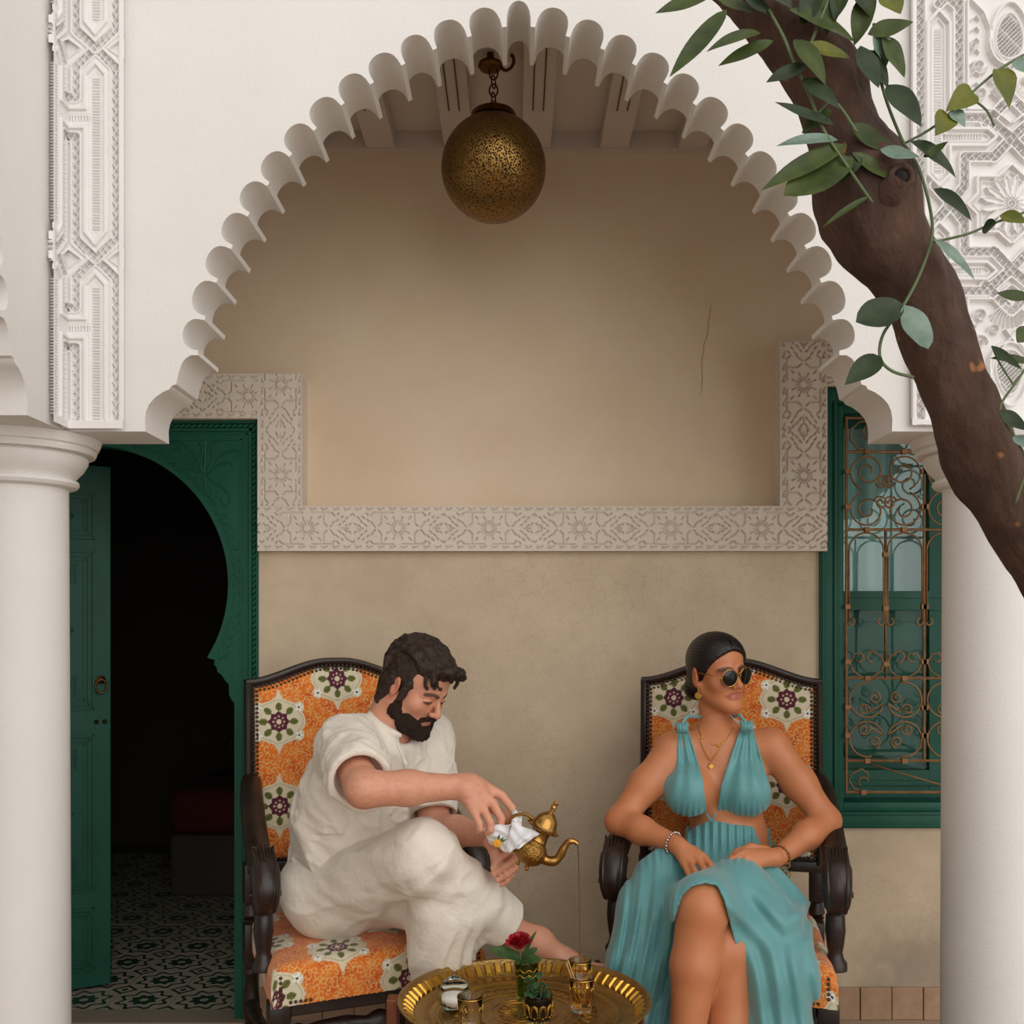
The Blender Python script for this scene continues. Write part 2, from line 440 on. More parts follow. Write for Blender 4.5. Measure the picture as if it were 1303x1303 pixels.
# ---- terracotta skirting tiles
m_terra = mat('terracotta_tile', (178, 146, 118), 0.6, col2=(150, 116, 90), var_scale=9, bump=0.1, bump_scale=50)
bb = struct(empty('baseboard_back', (0, YL, 0)))
tw, zt_ = 0.104, 0.118
mt = MB().box(-tw/2+.0015, tw/2-.0015, -.012, 0.0, .012, zt_, .002).build('tile', m_terra, bb)
x = dxr+tw/2+.004; first = True
while x < XW1-.1:
    o = mt if first else mt.copy()
    if not first: COL.objects.link(o); o.parent = bb
    o.location = (x, random.uniform(-.0015, .001), random.uniform(-.002, .002)); first = False; x += tw
mb = MB().box(dxr, XW1, YL-.008, YL, 0, .012); mb.build('mortar', mat('mortar', (150, 128, 106), .9), bb).location = (0, -YL, 0)

# ---- floors, ceiling, enclosure
struct(MB().box(XW0, XW1, -5.2, YL, -.06, 0).build('floor', m_flag))
struct(MB().box(XW0, XW1, DB, YU+.2, 2.96, 3.04).build('ceiling', m_ceil))
struct(MB().box(XW0, SIDE-TH, -5.0, DB, 2.96, 3.04).build('ceiling_side', m_ceil))
struct(MB().box(XW0-.2, XW0, -5.0, YU+.2, 0, 3.1).build('wall_side', m_plaster()))
struct(MB().box(XW1, XW1+.2, D1, YU+.2, 0, TOP).build('wall_right', m_plaster()))
# roof slab above the galleries so that no sky leaks behind the arcade walls
struct(MB().box(XW0-.2, XW1+.2, DB, YU+.2, 3.2, 3.3).build('ceiling_roof', m_ceil))
# beams with two fine grooves each, and the wall plate they rest on
zb = PZ(195, YU)
m_beam = mat('beam_paint', (206, 194, 186), 0.85, var=0.05, var_scale=4)
m_groove = mat('beam_groove', (88, 70, 58), 0.9)
plate = struct(MB().box(XW0, XW1, YU-.035, YU, zb, 2.96).build('trim_1', m_beam))
bx = [PX(576+ (i)*109.5, 3.2) for i in range(-9, 14)]
for i, x in enumerate(bx):
    if x < XW0+.1 or x > XW1-.1: continue
    be = tag(empty('ceiling_beam', (x, DB, zb)), 'painted ceiling beam with two dark grooves spanning arcade to wall', 'beam', 'ceiling beams over the gallery')
    w = 0.048
    MB().box(-w, w, 0.0, YU-.035-DB, 0.002, 2.96-zb, .003).build('body', m_beam, be)
    for sx in (-.016, .016):
        MB().box(sx-.002, sx+.002, 0.02, PZ(1, 1)*0+.50, -.0005, .004).build('groove', m_groove, be)

# ---- columns
def column(x, y, label):
    c = tag(empty('column', (x, y, 0)), label, 'column', 'round white columns of the arcade')
    r = 0.120
    MB().lathe([(0.12, r+.004), (.5, r+.003), (1.2, r), (1.655, r-.002)], seg=48).build('shaft', m_plaster(), c, auto=40)
    MB().lathe([(0, .2), (.06, .2), (.06, .185), (.075, .18), (.095, .165), (.12, .13), (.125, .122)], seg=48).build('base', m_plaster(), c, auto=40)
    prof = [(1.655, r), (1.66, r+.018), (1.668, r+.024), (1.676, r+.022), (1.68, r+.012), (1.69, r+.02), (1.705, r+.034), (1.722, r+.044), (1.735, r+.046), (1.741, r+.04),
            (1.742, r+.062), (1.752, r+.066), (1.757, r+.062), (1.76, r+.07), (1.775, r+.076), (1.783, r+.078)]
    MB().lathe(prof, seg=48).build('capital', m_plaster(), c, auto=30)
column(-1.262, 2.70, 'thick white plaster column at the corner beside the green doorway')
column(1.215, 2.70, 'thick white plaster column in front of the grilled green window')
column(1.215+BAY, 2.70, 'white plaster column at the far end of the arcade')
column(-1.262, 2.70-BAY, 'white plaster column of the side arcade')

# ---- carved stucco panels beside the arch
def panel_small(name, parent, w, z0, z1, origin, ux, nrm, first_cross, mirror):
    """narrow panel: interlaced lattice bands crossing around long cartouches"""
    r = Relief(w, z1-z0, 0.00115)
    u = 1/519.0
    def T(pts, zc): return [((p[0]*u if not mirror else w-p[0]*u), zc-z0-p[1]*u) for p in pts]
    PER = 266*u
    n = int((z1-z0)/PER)+3
    for i in range(-1, n):
        zc = first_cross+i*PER-PER
        A = [(17, -26), (17, -22), (42, 0), (67, 24), (67, 242), (42, 266)]
        B = [(67, -24), (67, -22), (42, 0), (17, 24), (17, 62), (4, 62)]
        C = [(4, 112), (17, 112), (17, 242), (42, 266)]
        for pl in (A, B, C): r.stroke(T(pl, zc), .029, .004)
        for pl in (A, B, C): r.lattice_band(T(pl, zc), .019, .0185, -.018, .0024)
        cart = [(42, 18), (55, 33), (55, 232), (42, 248), (29, 232), (29, 100), (-2, 100)]
        c2 = [(42, 18), (29, 33), (29, 76), (-2, 76)]
        for pl in (cart, c2):
            r.stroke(T(pl, zc), .0085, .007); 
        for pl in ([(42, 26), (50, 37), (50, 228), (42, 240), (34, 228), (34, 95), (-2, 95)], [(42, 26), (34, 37), (34, 81), (-2, 81)]):
            r.stroke(T(pl, zc), .005, .001)
        r.poly(T([(37.5, 36), (46.5, 36), (46.5, 232), (37.5, 232)], zc), fn=lambda X, Z: np.where((Z/.0072) % 1 < .5, -.009, .001)+0*X)
        r.poly(T([(2, 85), (34, 85), (34, 92), (2, 92)], zc), fn=lambda X, Z: np.where((X/.0072) % 1 < .5, -.008, .001)+0*Z)
        for tri in ([(2, -16), (24, 0), (2, 16)], [(80, -16), (58, 0), (80, 16)]):
            r.poly(T(tri, zc), -.006); r.stroke(T(tri, zc), .004, .004, closed=True)
    r.stroke([(w-.006 if not mirror else .006, 0), (w-.006 if not mirror else .006, z1-z0)], .012, .006)
    r.stroke([(0, .010), (w, .010)], .022, .006)
    me = r.mesh(name, origin, ux, (0, 0, 1), nrm); me.materials.append(m_stucco())
    return link(name, me, parent)
zp0 = PZ(549, D1)+.004
panel_small('carved_panel', wall_arcade, PX(160, D1)-CORNER, zp0, 3.15, (CORNER+.001, D1-.013, zp0), (1, 0, 0), (0, -1, 0), PZ(332, D1), False)
panel_small('carved_panel', wall_left, .104, zp0, 3.15, (SIDE+.013, D1-.105, zp0), (0, 1, 0), (1, 0, 0), PZ(332, D1), True)

def panel_large(parent, axis_px, x0px, z0, z1):
    u = D1/F; w = 2*(axis_px-x0px)*u
    r = Relief(w, z1-z0, 0.00145)
    ax = w/2; per = 2*263*u                      # mirrored about the star centre (y=263) and the panel top of the repeat (y=0)
    def place(pts, sx, sy, yc):
        return [(ax+sx*(p[0]-axis_px)*u, (PZ(263, D1)-z0)+yc-sy*(p[1]-263)*u) for p in pts]
    def variants():
        for k in (-1, 0, 1, 2):
            for sx in (1, -1):
                for sy in (1, -1): yield sx, sy, k*per
    def spiral(cx, cy, r0, turns, d=1, n=22, ph=0.0):
        return [(cx+d*r0*(1-.85*i/n)*math.cos(ph+turns*2*math.pi*i/n), cy+r0*(1-.85*i/n)*math.sin(ph+turns*2*math.pi*i/n)) for i in range(n+1)]
    def ell(cx, cy, a, bb_, n=24, p=1.0):
        return [(cx+a*math.sin(2*math.pi*i/n)*(1-.25*math.cos(2*math.pi*i/n)), cy-bb_*math.cos(2*math.pi*i/n)) for i in range(n)]
    V = list(variants())
    r.H[:] = -.008
    # lattice bands with their frames
    bands = [[(1168, -2), (1168, 263)], [(1217, 2), (1217, 122), (1217, 153), (1252, 153), (1283, 180), (1306, 204)], [(1217, 14), (1191, -10)],
             [(1283, 128), (1250, 160)], [(1316, 153), (1283, 180), (1262, 203), (1224, 203), (1224, 240), (1206, 263)], [(1206, 263), (1186, 240)]]
    for sx, sy, yc in V:
        for pl in bands: r.stroke(place(pl, sx, sy, yc), .030, .004)
    for sx, sy, yc in V:
        for pl in bands: r.lattice_band(place(pl, sx, sy, yc), .019, .0185, -.018, .0024)
    for sx, sy, yc in V:
        T = lambda pl: place(pl, sx, sy, yc)
        cart = [(1191, 18), (1205, 34), (1205, 168), (1252, 168), (1264, 178), (1252, 189), (1205, 189), (1205, 226), (1191, 240), (1177, 226), (1177, 34)]
        r.poly(T(cart), -.004); r.stroke(T(cart), .0085, .008, closed=True)
        inn = [(1191, 27), (1199, 38), (1199, 174), (1250, 174), (1256, 178), (1250, 183), (1199, 183), (1199, 223), (1191, 231), (1183, 223), (1183, 38)]
        r.stroke(T(inn), .004, .002, closed=True)
        r.poly(T([(1187, 40), (1195, 40), (1195, 222), (1187, 222)]), fn=lambda X, Z: np.where((Z/.0072) % 1 < .5, -.010, .0)+0*X)
        r.poly(T([(1199, 175), (1248, 175), (1248, 182), (1199, 182)]), fn=lambda X, Z: np.where((X/.0072) % 1 < .5, -.010, .0)+0*Z)
        # star strap around the rosette
        stp = [(1281, 214), (1266, 228), (1240, 228), (1240, 250), (1227, 263)]
        r.stroke(T(stp), .008, .006); r.stroke(T([(1281, 222), (1269, 234), (1246, 234), (1246, 252), (1236, 263)]), .004, .001)
        # almond medallion with leaf frame, scrolls and palmette (upper field)
        if sx == 1:
            r.poly(T(ell(1281, 48, 25, 40)), -.002); r.stroke(T(ell(1281, 48, 25, 40)), .007, .009, closed=True)
            r.stroke(T(ell(1281, 50, 17, 29)), .005, .005, closed=True)
            r.poly(T(ell(1281, 50, 15, 26)), fn=lambda X, Z: np.where(np.minimum(np.abs(((X+Z)/.011) % 1-.5), np.abs(((X-Z)/.011) % 1-.5)) < .14, .003, -.010))
            for k in range(-5, 6):
                an = k*.26
                r.stroke(T([(1281+5*math.sin(an), 140-5*math.cos(an)), (1281+24*math.sin(an), 138-30*math.cos(an*.8))]), .0032, .004)
        r.stroke(T([(1232, 4), (1248, 20), (1256, 40), (1262, 70), (1281, 92), (1290, 104)]), .005, .006)
        r.stroke(T(spiral(1243, 88, 11, 1.6)), .0036, .005); r.stroke(T(spiral(1244, 122, 10, 1.5, -1)), .0036, .005)
        r.stroke(T(spiral(1262, 104, 8, 1.4, -1)), .0032, .004); r.stroke(T(spiral(1236, 62, 6, 1.3)), .003, .004)
        r.stroke(T([(1228, 5), (1228, 143), (1260, 143), (1281, 160)]), .006, .006)
        for k in range(7):
            y0 = 30+k*14
            r.stroke(T([(1231, y0), (1239, y0-6), (1243, y0-1)]), .003, .003)
    for k in (-1, 0, 1, 2):
        cy = (PZ(263, D1)-z0)+k*per
        for i in range(16):
            an = 2*math.pi*(i+.5)/16
            pt = [(ax+math.cos(an+d)*rr*u, cy+math.sin(an+d)*rr*u) for rr, d in ((7, 0), (18, .19), (32, .1), (38, 0), (32, -.1), (18, -.19))]
            r.poly(pt, .001); r.stroke(pt, .0034, .006, closed=True)
        r.stroke([(ax+math.cos(t)*5*u, cy+math.sin(t)*5*u) for t in np.linspace(0, 6.28, 14)], .004, .006)
        r.stroke([(ax, cy), (ax+.0005, cy)], .006, .006)
    r.stroke([(.005, 0), (.005, z1-z0)], .010, .007); r.stroke([(w-.005, 0), (w-.005, z1-z0)], .010, .007); r.stroke([(0, .008), (w, .008)], .016, .007)
    me = r.mesh('carved_panel', (PX(x0px, D1), D1-.013, z0), (1, 0, 0), (0, 0, 1), (0, -1, 0)); me.materials.append(m_stucco())
    return link('carved_panel', me, parent)
panel_large(wall_arcade, 1283, 1157, PZ(543, D1), 3.15)
# ================================================================== DOORWAY, ROOM BEHIND IT, WINDOW
door = struct(empty('door_1', (0, YL, 0)))
m_g = m_green()
dcx, dr, dcz = PX(112, YL), 177*YL/F, PZ(743, YL)
jx = PX(297, YL)-dcx
# frame board with a horseshoe cut-out (outline in metres, symmetric about the middle)
prof = []
for k in range(0, 31):
    a = R(90)-R(90+32)*k/30
    prof.append((dr*math.cos(a), dcz+dr*math.sin(a)))
def dq(px, py): return (PX(px, YL)-dcx, PZ(py, YL))
prof += [dq(272, 840), dq(271, 846), dq(275, 850), dq(275, 855), dq(281, 859), dq(285, 866), dq(290, 871), dq(290, 884), dq(294, 892), dq(297, 894), dq(297, 1302)]
fw, fr = dcx-dxl, dxr-dcx
out = [(fr, 0), (fr, dzt), (-fw, dzt), (-fw, 0)]
poly = [(p[0], p[1]) for p in reversed(prof)]            # jamb up to the crown, right side
poly = [(-p[0], p[1]) for p in reversed(prof)][:-1] + prof  # left jamb bottom -> crown -> right jamb bottom
poly[0] = (poly[0][0], 0); poly[-1] = (poly[-1][0], 0)
outline = poly + out
mb = MB(); mb.prism(outline, lambda a, z: (dcx+a, 0.012, z), lambda a, z: (dcx+a, 0.075, z))
mb.build('door_frame', m_g, door)
# raised mouldings round the frame and a twisted rope bead
mb = MB()
def mould(off, w, d, y=0.012):
    x0, x1, z1 = dxl+off, dxr-off, dzt-off
    mb.box(x0, x0+w, y-d, y+.002, 0, z1); mb.box(x1-w, x1, y-d, y+.002, 0, z1); mb.box(x0, x1, y-d, y+.002, z1-w, z1)
mould(0, .009, .012); mould(.026, .008, .008); mould(.04, .005, .004); mould(.058, .005, .004)
mb.build('moulding', m_g, door)
mb = MB()
def rope(p0, p1, r=.0078):
    p0, p1 = Vector(p0), Vector(p1); ln = (p1-p0).length; n = int(ln/.019); t = (p1-p0)/n; sd = Vector((1, 0, 0)) if abs(t.z) > abs(t.x) else Vector((0, 0, 1))
    for i in range(n):
        a = p0+t*i; mb.tube([a-sd*.006+t*.05, a-sd*.002+t*.35, a+sd*.002+t*.75, a+sd*.006+t*1.1], [.0035, .006, .006, .0035], 6)
rope((dxr-.0175, .008, .02), (dxr-.0175, .008, dzt-.02)); rope((dxl+.02, .008, dzt-.0175), (dxr-.02, .008, dzt-.0175))
mb.build('rope_bead', m_g, door, smooth=True)
# carved scrolls in the spandrel and the plaited band along the arch
mb = MB()
def carve(pts, r=.0035): mb.tube([(PX(x, YL), .0125, PZ(y, YL)) for x, y in pts], r, 6)
def vine(pts, n=10, r=.0042):
    sm = smooth_path([(x, y, 0) for x, y in pts], n); carve([(p.x, p.y) for p in sm], r)
arc = lambda rr, an: (112+rr*math.cos(R(an)), 743-rr*math.sin(R(an)))
for k in range(26):
    a0 = 84-k*4.3
    vine([arc(184, a0+3), arc(190, a0), arc(197, a0-3), arc(191, a0-6.5), arc(184, a0-3)], 5, .0026)
for k in range(4):
    s = 1 if k % 2 else -1
    vine([(258, 600), (252+8*s, 588-6*k), (244+14*s, 574-5*k), (240+20*s, 562), (232+22*s, 566)], 8)
vine([(262, 602), (268, 590), (282, 578), (297, 572), (303, 576), (298, 582)], 8); vine([(262, 602), (276, 592), (292, 588), (296, 596)], 8)
vine([(262, 604), (272, 614), (286, 622), (292, 636), (286, 642), (280, 634)], 8); vine([(258, 604), (262, 624), (274, 640), (278, 654)], 8)
vine([(254, 600), (240, 596), (230, 600), (222, 592), (228, 584)], 8); vine([(250, 596), (236, 584), (226, 572), (216, 572)], 8)
vine([(262, 600), (270, 580), (268, 566), (276, 560)], 8); vine([(246, 590), (256, 576), (252, 560), (244, 558)], 8)
mb.build('carving', m_g, door, smooth=True)
# left leaf, swung into the room
hx, hy = dcx-jx-.01, 0.085
leaf = empty('door_leaf', (hx, hy, 0), math.atan2(0.26, 0.443), door)
LW, LH = .505, dcz+dr-.02
MB().box(0, LW, 0, .04, .015, LH, .003).build('board', m_g, leaf)
def mpanel(x0, x1, z0, z1):
    pn = empty('panel', (0, 0, 0), 0, leaf)
    mb = MB()
    for k, (o, d) in enumerate(((0, .008), (.016, .006), (.03, .004))):
        a0, a1, b0, b1 = x0+o, x1-o, z0+o, z1-o; w = .007
        mb.box(a0, a0+w, -d, .001, b0, b1); mb.box(a1-w, a1, -d, .001, b0, b1); mb.box(a0, a1, -d, .001, b0, b0+w); mb.box(a0, a1, -d, .001, b1-w, b1)
    for zc in (z0+.085, z1-.085):
        if z1-z0 < .35: continue
        for i in range(5):
            for ax_ in (0, 1):
                s = (i-2)*.016
                c = x1-.095
                if ax_: mb.box(c+s-.0025, c+s+.0025, -.005, .001, zc-.034, zc+.034)
                else: mb.box(c-.034, c+.034, -.005, .001, zc+s-.0025, zc+s+.0025)
    zc = (z0+z1)/2; c = x1-.10
    mb.tube([(c+.03, -.002, zc), (c, -.002, zc+.03), (c-.03, -.002, zc), (c, -.002, zc-.03)], .004, 6, closed=True)
    mb.tube([(c+.012, -.002, zc), (c, -.002, zc+.012), (c-.012, -.002, zc), (c, -.002, zc-.012)], .003, 6, closed=True)
    mb.build('moulding', m_g, pn)
mpanel(.06, .448, 1.62, LH-.1); mpanel(.06, .448, 1.01, 1.58); mpanel(.06, .448, .36, .92); mpanel(.06, .448, .08, .30)
m_old = mat('old_bronze', (120, 84, 46), .35, metal=1.0, var=.4, var_scale=40)
kn = empty('knocker', (LW-.035, -.004, 1.105), 0, leaf)
MB().lathe([(0, .016), (.005, .016), (.008, .010), (.012, .006), (.014, 0.0001)], (0, 0, .012), (0, -1, 0), 16).build('rosette', m_old, kn, auto=40)
MB().tube([(math.sin(a)*.020, -.010, -.012+math.cos(a)*.024) for a in np.linspace(0, 2*math.pi, 25)[:-1]], .0038, 8, closed=True).build('ring', m_old, kn, smooth=True)
for i, xx in enumerate((LW-.050, LW-.022)):
    MB().lathe([(0, .008), (.004, .008), (.006, .007), (.012, .003), (.013, .0001)], (xx, 0, .965), (0, -1, 0), 12).build('knob', m_old, leaf, auto=40)
# threshold
MB().box(dxl, dxr, -.02, .1, -.002, .008).build('threshold', mat('threshold_stone', (140, 128, 112), .8), door)

# ---- the dim room behind the door
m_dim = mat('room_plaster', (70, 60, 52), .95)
RX0, RX1, RY0, RY1, RZ = -2.45, -.35, YL+.28, 6.4, 2.5
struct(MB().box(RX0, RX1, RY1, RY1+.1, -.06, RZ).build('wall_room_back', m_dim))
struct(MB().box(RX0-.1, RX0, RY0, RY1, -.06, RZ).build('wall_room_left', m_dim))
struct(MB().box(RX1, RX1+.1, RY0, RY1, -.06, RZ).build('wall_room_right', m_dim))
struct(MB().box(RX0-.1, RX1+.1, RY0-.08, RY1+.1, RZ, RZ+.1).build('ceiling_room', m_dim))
m_ct = bpy.data.materials.new('cement_tile'); m_ct.use_nodes = True
N, L, b = nodes_of(m_ct); b.inputs['Roughness'].default_value = .45
def mth(op, a, c=None, d=None):
    n = N.new('ShaderNodeMath'); n.operation = op
    for i, v in enumerate((a, c, d)):
        if v is None: continue
        if isinstance(v, (int, float)): n.inputs[i].default_value = v
        else: L.new(v, n.inputs[i])
    return n.outputs[0]
tc = N.new('ShaderNodeTexCoord'); sp = N.new('ShaderNodeSeparateXYZ'); L.new(tc.outputs['Object'], sp.inputs[0])
ax_ = mth('DIVIDE', mth('ABSOLUTE', sp.outputs['X']), .105); ay_ = mth('DIVIDE', mth('ABSOLUTE', sp.outputs['Y']), .105)
rad = mth('SQRT', mth('ADD', mth('MULTIPLY', ax_, ax_), mth('MULTIPLY', ay_, ay_)))
ang = mth('ARCTAN2', ay_, ax_)
lob = mth('MULTIPLY', rad, mth('ADD', 1.0, mth('MULTIPLY', mth('COSINE', mth('MULTIPLY', ang, 8)), .14)))
cxr = mth('SUBTRACT', 1.0, ax_); cyr = mth('SUBTRACT', 1.0, ay_)
cor = mth('ADD', cxr, cyr)
def band(v, lo, hi): return mth('MULTIPLY', mth('GREATER_THAN', v, lo), mth('LESS_THAN', v, hi))
g_ = mth('MAXIMUM', band(lob, .14, .42), mth('MAXIMUM', band(lob, .66, .80), mth('MAXIMUM', band(cor, .30, .46), mth('LESS_THAN', cor, .14))))
mx = N.new('ShaderNodeMix'); mx.data_type = 'RGBA'; L.new(g_, mx.inputs[0]); mx.inputs[6].default_value = srgb((165, 158, 142))+(1,); mx.inputs[7].default_value = srgb((28, 62, 48))+(1,)
L.new(mx.outputs[2], b.inputs['Base Color'])
fr_ = struct(MB().box(RX0, RX1, YL+.1, RY1, -.06, -.004).build('floor_room', mat('grout', (90, 84, 74), .9)))
t0 = MB().box(-.1042, .1042, -.1042, .1042, -.003, .004, .001).build('tile', m_ct, fr_); first = True
nxT = int((RX1-RX0)/.21)
for i in range(nxT):
    for j in range(12):
        o = t0 if first else t0.copy()
        if not first: COL.objects.link(o); o.parent = fr_
        o.location = (RX0+.105+i*.21, YL+.205+j*.21, 0); first = False
# furniture in the gloom
bed = tag(empty('daybed', (-1.12, 5.55, 0)), 'low daybed with a dark red cover inside the dark doorway', 'bed')
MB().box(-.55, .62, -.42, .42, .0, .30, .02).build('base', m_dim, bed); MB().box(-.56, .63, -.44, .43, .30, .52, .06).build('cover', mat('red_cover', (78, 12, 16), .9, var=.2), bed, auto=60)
for k in range(3): MB().sphere((-.3+.34*k, .25, .64), .17, 16, 10, (1, .5, .75)).build('cushion', mat('dark_cushion', (64, 50, 46), .9), bed, smooth=True)
scr = tag(empty('upholstered_panel', (-1.08, 6.05, 1.05)), 'beige padded panel standing behind the daybed', 'panel')
MB().box(-.42, .5, -.06, .06, -1.05, .72, .02).build('board', mat('beige_pad', (150, 126, 100), .9), scr)

# ---- window with wooden frame, shutters and panes
win = struct(empty('window_1', (0, YL, 0)))
mb = MB()
fwid = 33*YL/F
x0, x1, z0, z1 = wxl, wxr, wzb, wzt
def ring(o, w, ya, yb, mbx):
    a0, a1, b0, b1 = x0+o, x1-o, z0+o, z1-o
    mbx.box(a0, a0+w, ya, yb, b0, b1, .002); mbx.box(a1-w, a1, ya, yb, b0, b1, .002)
    mbx.box(a0+w, a1-w, ya, yb, b0, b0+w, .002); mbx.box(a0+w, a1-w, ya, yb, b1-w, b1, .002)
ring(0, .052, -.014, .10, mb); ring(.044, .010, -.020, -.010, mb); ring(.052, .030, .0, .10, mb); ring(.006, .006, -.018, -.010, mb)
mb.build('window_frame', m_g, win, auto=30)
ix0, ix1, iz0, iz1 = x0+.082, x1-.082, z0+.082, z1-.082
midx = (ix0+ix1)/2; zr0 = PZ(765, YL+.12)                      # meeting rail height seen behind the grille
yS = .13
for side, (a0, a1) in enumerate(((ix0, midx), (midx, ix1))):
    sh = empty('shutter', (0, 0, 0), 0, win)
    mb = MB(); w = .055
    mb.box(a0-(.03 if side == 0 else -.001), a0+w-.02, yS, yS+.04, iz0-.05, iz1+.05); mb.box(a1-w, a1+(.03 if side else -.001), yS, yS+.04, iz0-.05, iz1+.05)
    mb.box(a0+.01, a1-.01, yS+.001, yS+.039, iz0-.049, iz0+.09); mb.box(a0+.01, a1-.01, yS-.006, yS+.04, zr0-.03, zr0+.035); mb.box(a0+.01, a1-.01, yS+.001, yS+.039, iz1-.02, iz1+.049)
    mb.box(a0, a1, yS-.012, yS+.01, zr0+.012, zr0+.028); mb.box(a0, a1, yS-.01, yS+.01, iz0+.04, iz0+.055)
    mb.build('stile', m_g, sh)
    mb = MB(); mb.box(a0, a1, yS+.045, yS+.06, iz0, zr0); mb.box(a0+.055, a1-.065, yS+.03, yS+.05, iz0+.13, zr0-.07, .006)
    mb.build('shutter_board', m_g, sh)
    MB().box(a0, a1, yS+.018, yS+.022, zr0+.035, iz1-.02).build('pane', m_pane(1.5), sh)
    MB().box(a0, a1, yS+.012, yS+.015, iz0+.09, zr0-.03).build('pane', m_pane(1.22), sh)
# added sheet behind the upper panes, their pale teal reflection put into its colour
mb = MB(); n = 80
vs_, fs_ = [], []
for i in range(n+1):
    t = i/n; xx = ix0-.05+(ix1-ix0+.1)*t; yy = yS+.16+.018*math.sin(t*38)+.01*math.sin(t*91+1)
    vs_ += [(xx, yy, zr0-.1), (xx, yy, iz1+.12)]
for i in range(n): fs_.append((2*i, 2*i+2, 2*i+3, 2*i+1))
mb.add(vs_, fs_); mb.build('reflection_sheet', mat('reflection_teal', (196, 222, 224), .9), win, smooth=True)
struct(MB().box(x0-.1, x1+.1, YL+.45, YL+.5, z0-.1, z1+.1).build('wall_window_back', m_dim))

# ---- wrought-iron grille
gr = tag(empty('window_grille', (0, YL, 0)), 'copper coloured wrought iron grille of scrolls and hearts over the green window', 'grille')
m_i = m_iron(); yg = -.004
GX = [PX(1077, YL+yg), PX(1176, YL+yg), PX(1275, YL+yg), PX(1374, YL+yg)]
def gz(py): return PZ(py, YL+yg)
rows = [532, 575, 674, 863, 968, 1008]
def bar(p0, p1, r, name='bar'):
    MB().tube([p0, p1], r, 6).build(name, m_i, gr)
for i, x in enumerate(GX):
    if i in (0, 3): bar((x, yg, gz(530)), (x, yg, gz(1009)), .0046)
    else: bar((x, yg, gz(532)), (x, yg, gz(966)), .0046)
for y in rows: bar((GX[0], yg, gz(y)), (GX[-1], yg, gz(y)), .0046)
def scroll(mb, cx, cy, r0, start, turns, n=26, inner=.22):
    """spiral in pixel units: starts on radius r0 at angle start (deg, y up) and winds inward"""
    out = []
    for i in range(n+1):
        t = i/n; rr = r0*(1-(1-inner)*t); a = R(start)+turns*2*math.pi*t
        out.append((cx+rr*math.cos(a), cy-rr*math.sin(a)))
    return out
def iron(pts, name='scroll', r=.0031):
    MB().tube([(PX(x, YL+yg), yg-.002, gz(y)) for x, y in pts], r, 6).build(name, m_i, gr, smooth=True)
def collar(x, y):
    cx_, cz_ = PX(x, YL+yg), gz(y)
    MB().box(cx_-.009, cx_+.009, yg-.009, yg+.007, cz_-.008, cz_+.008, .001).build('collar', m_i, gr)
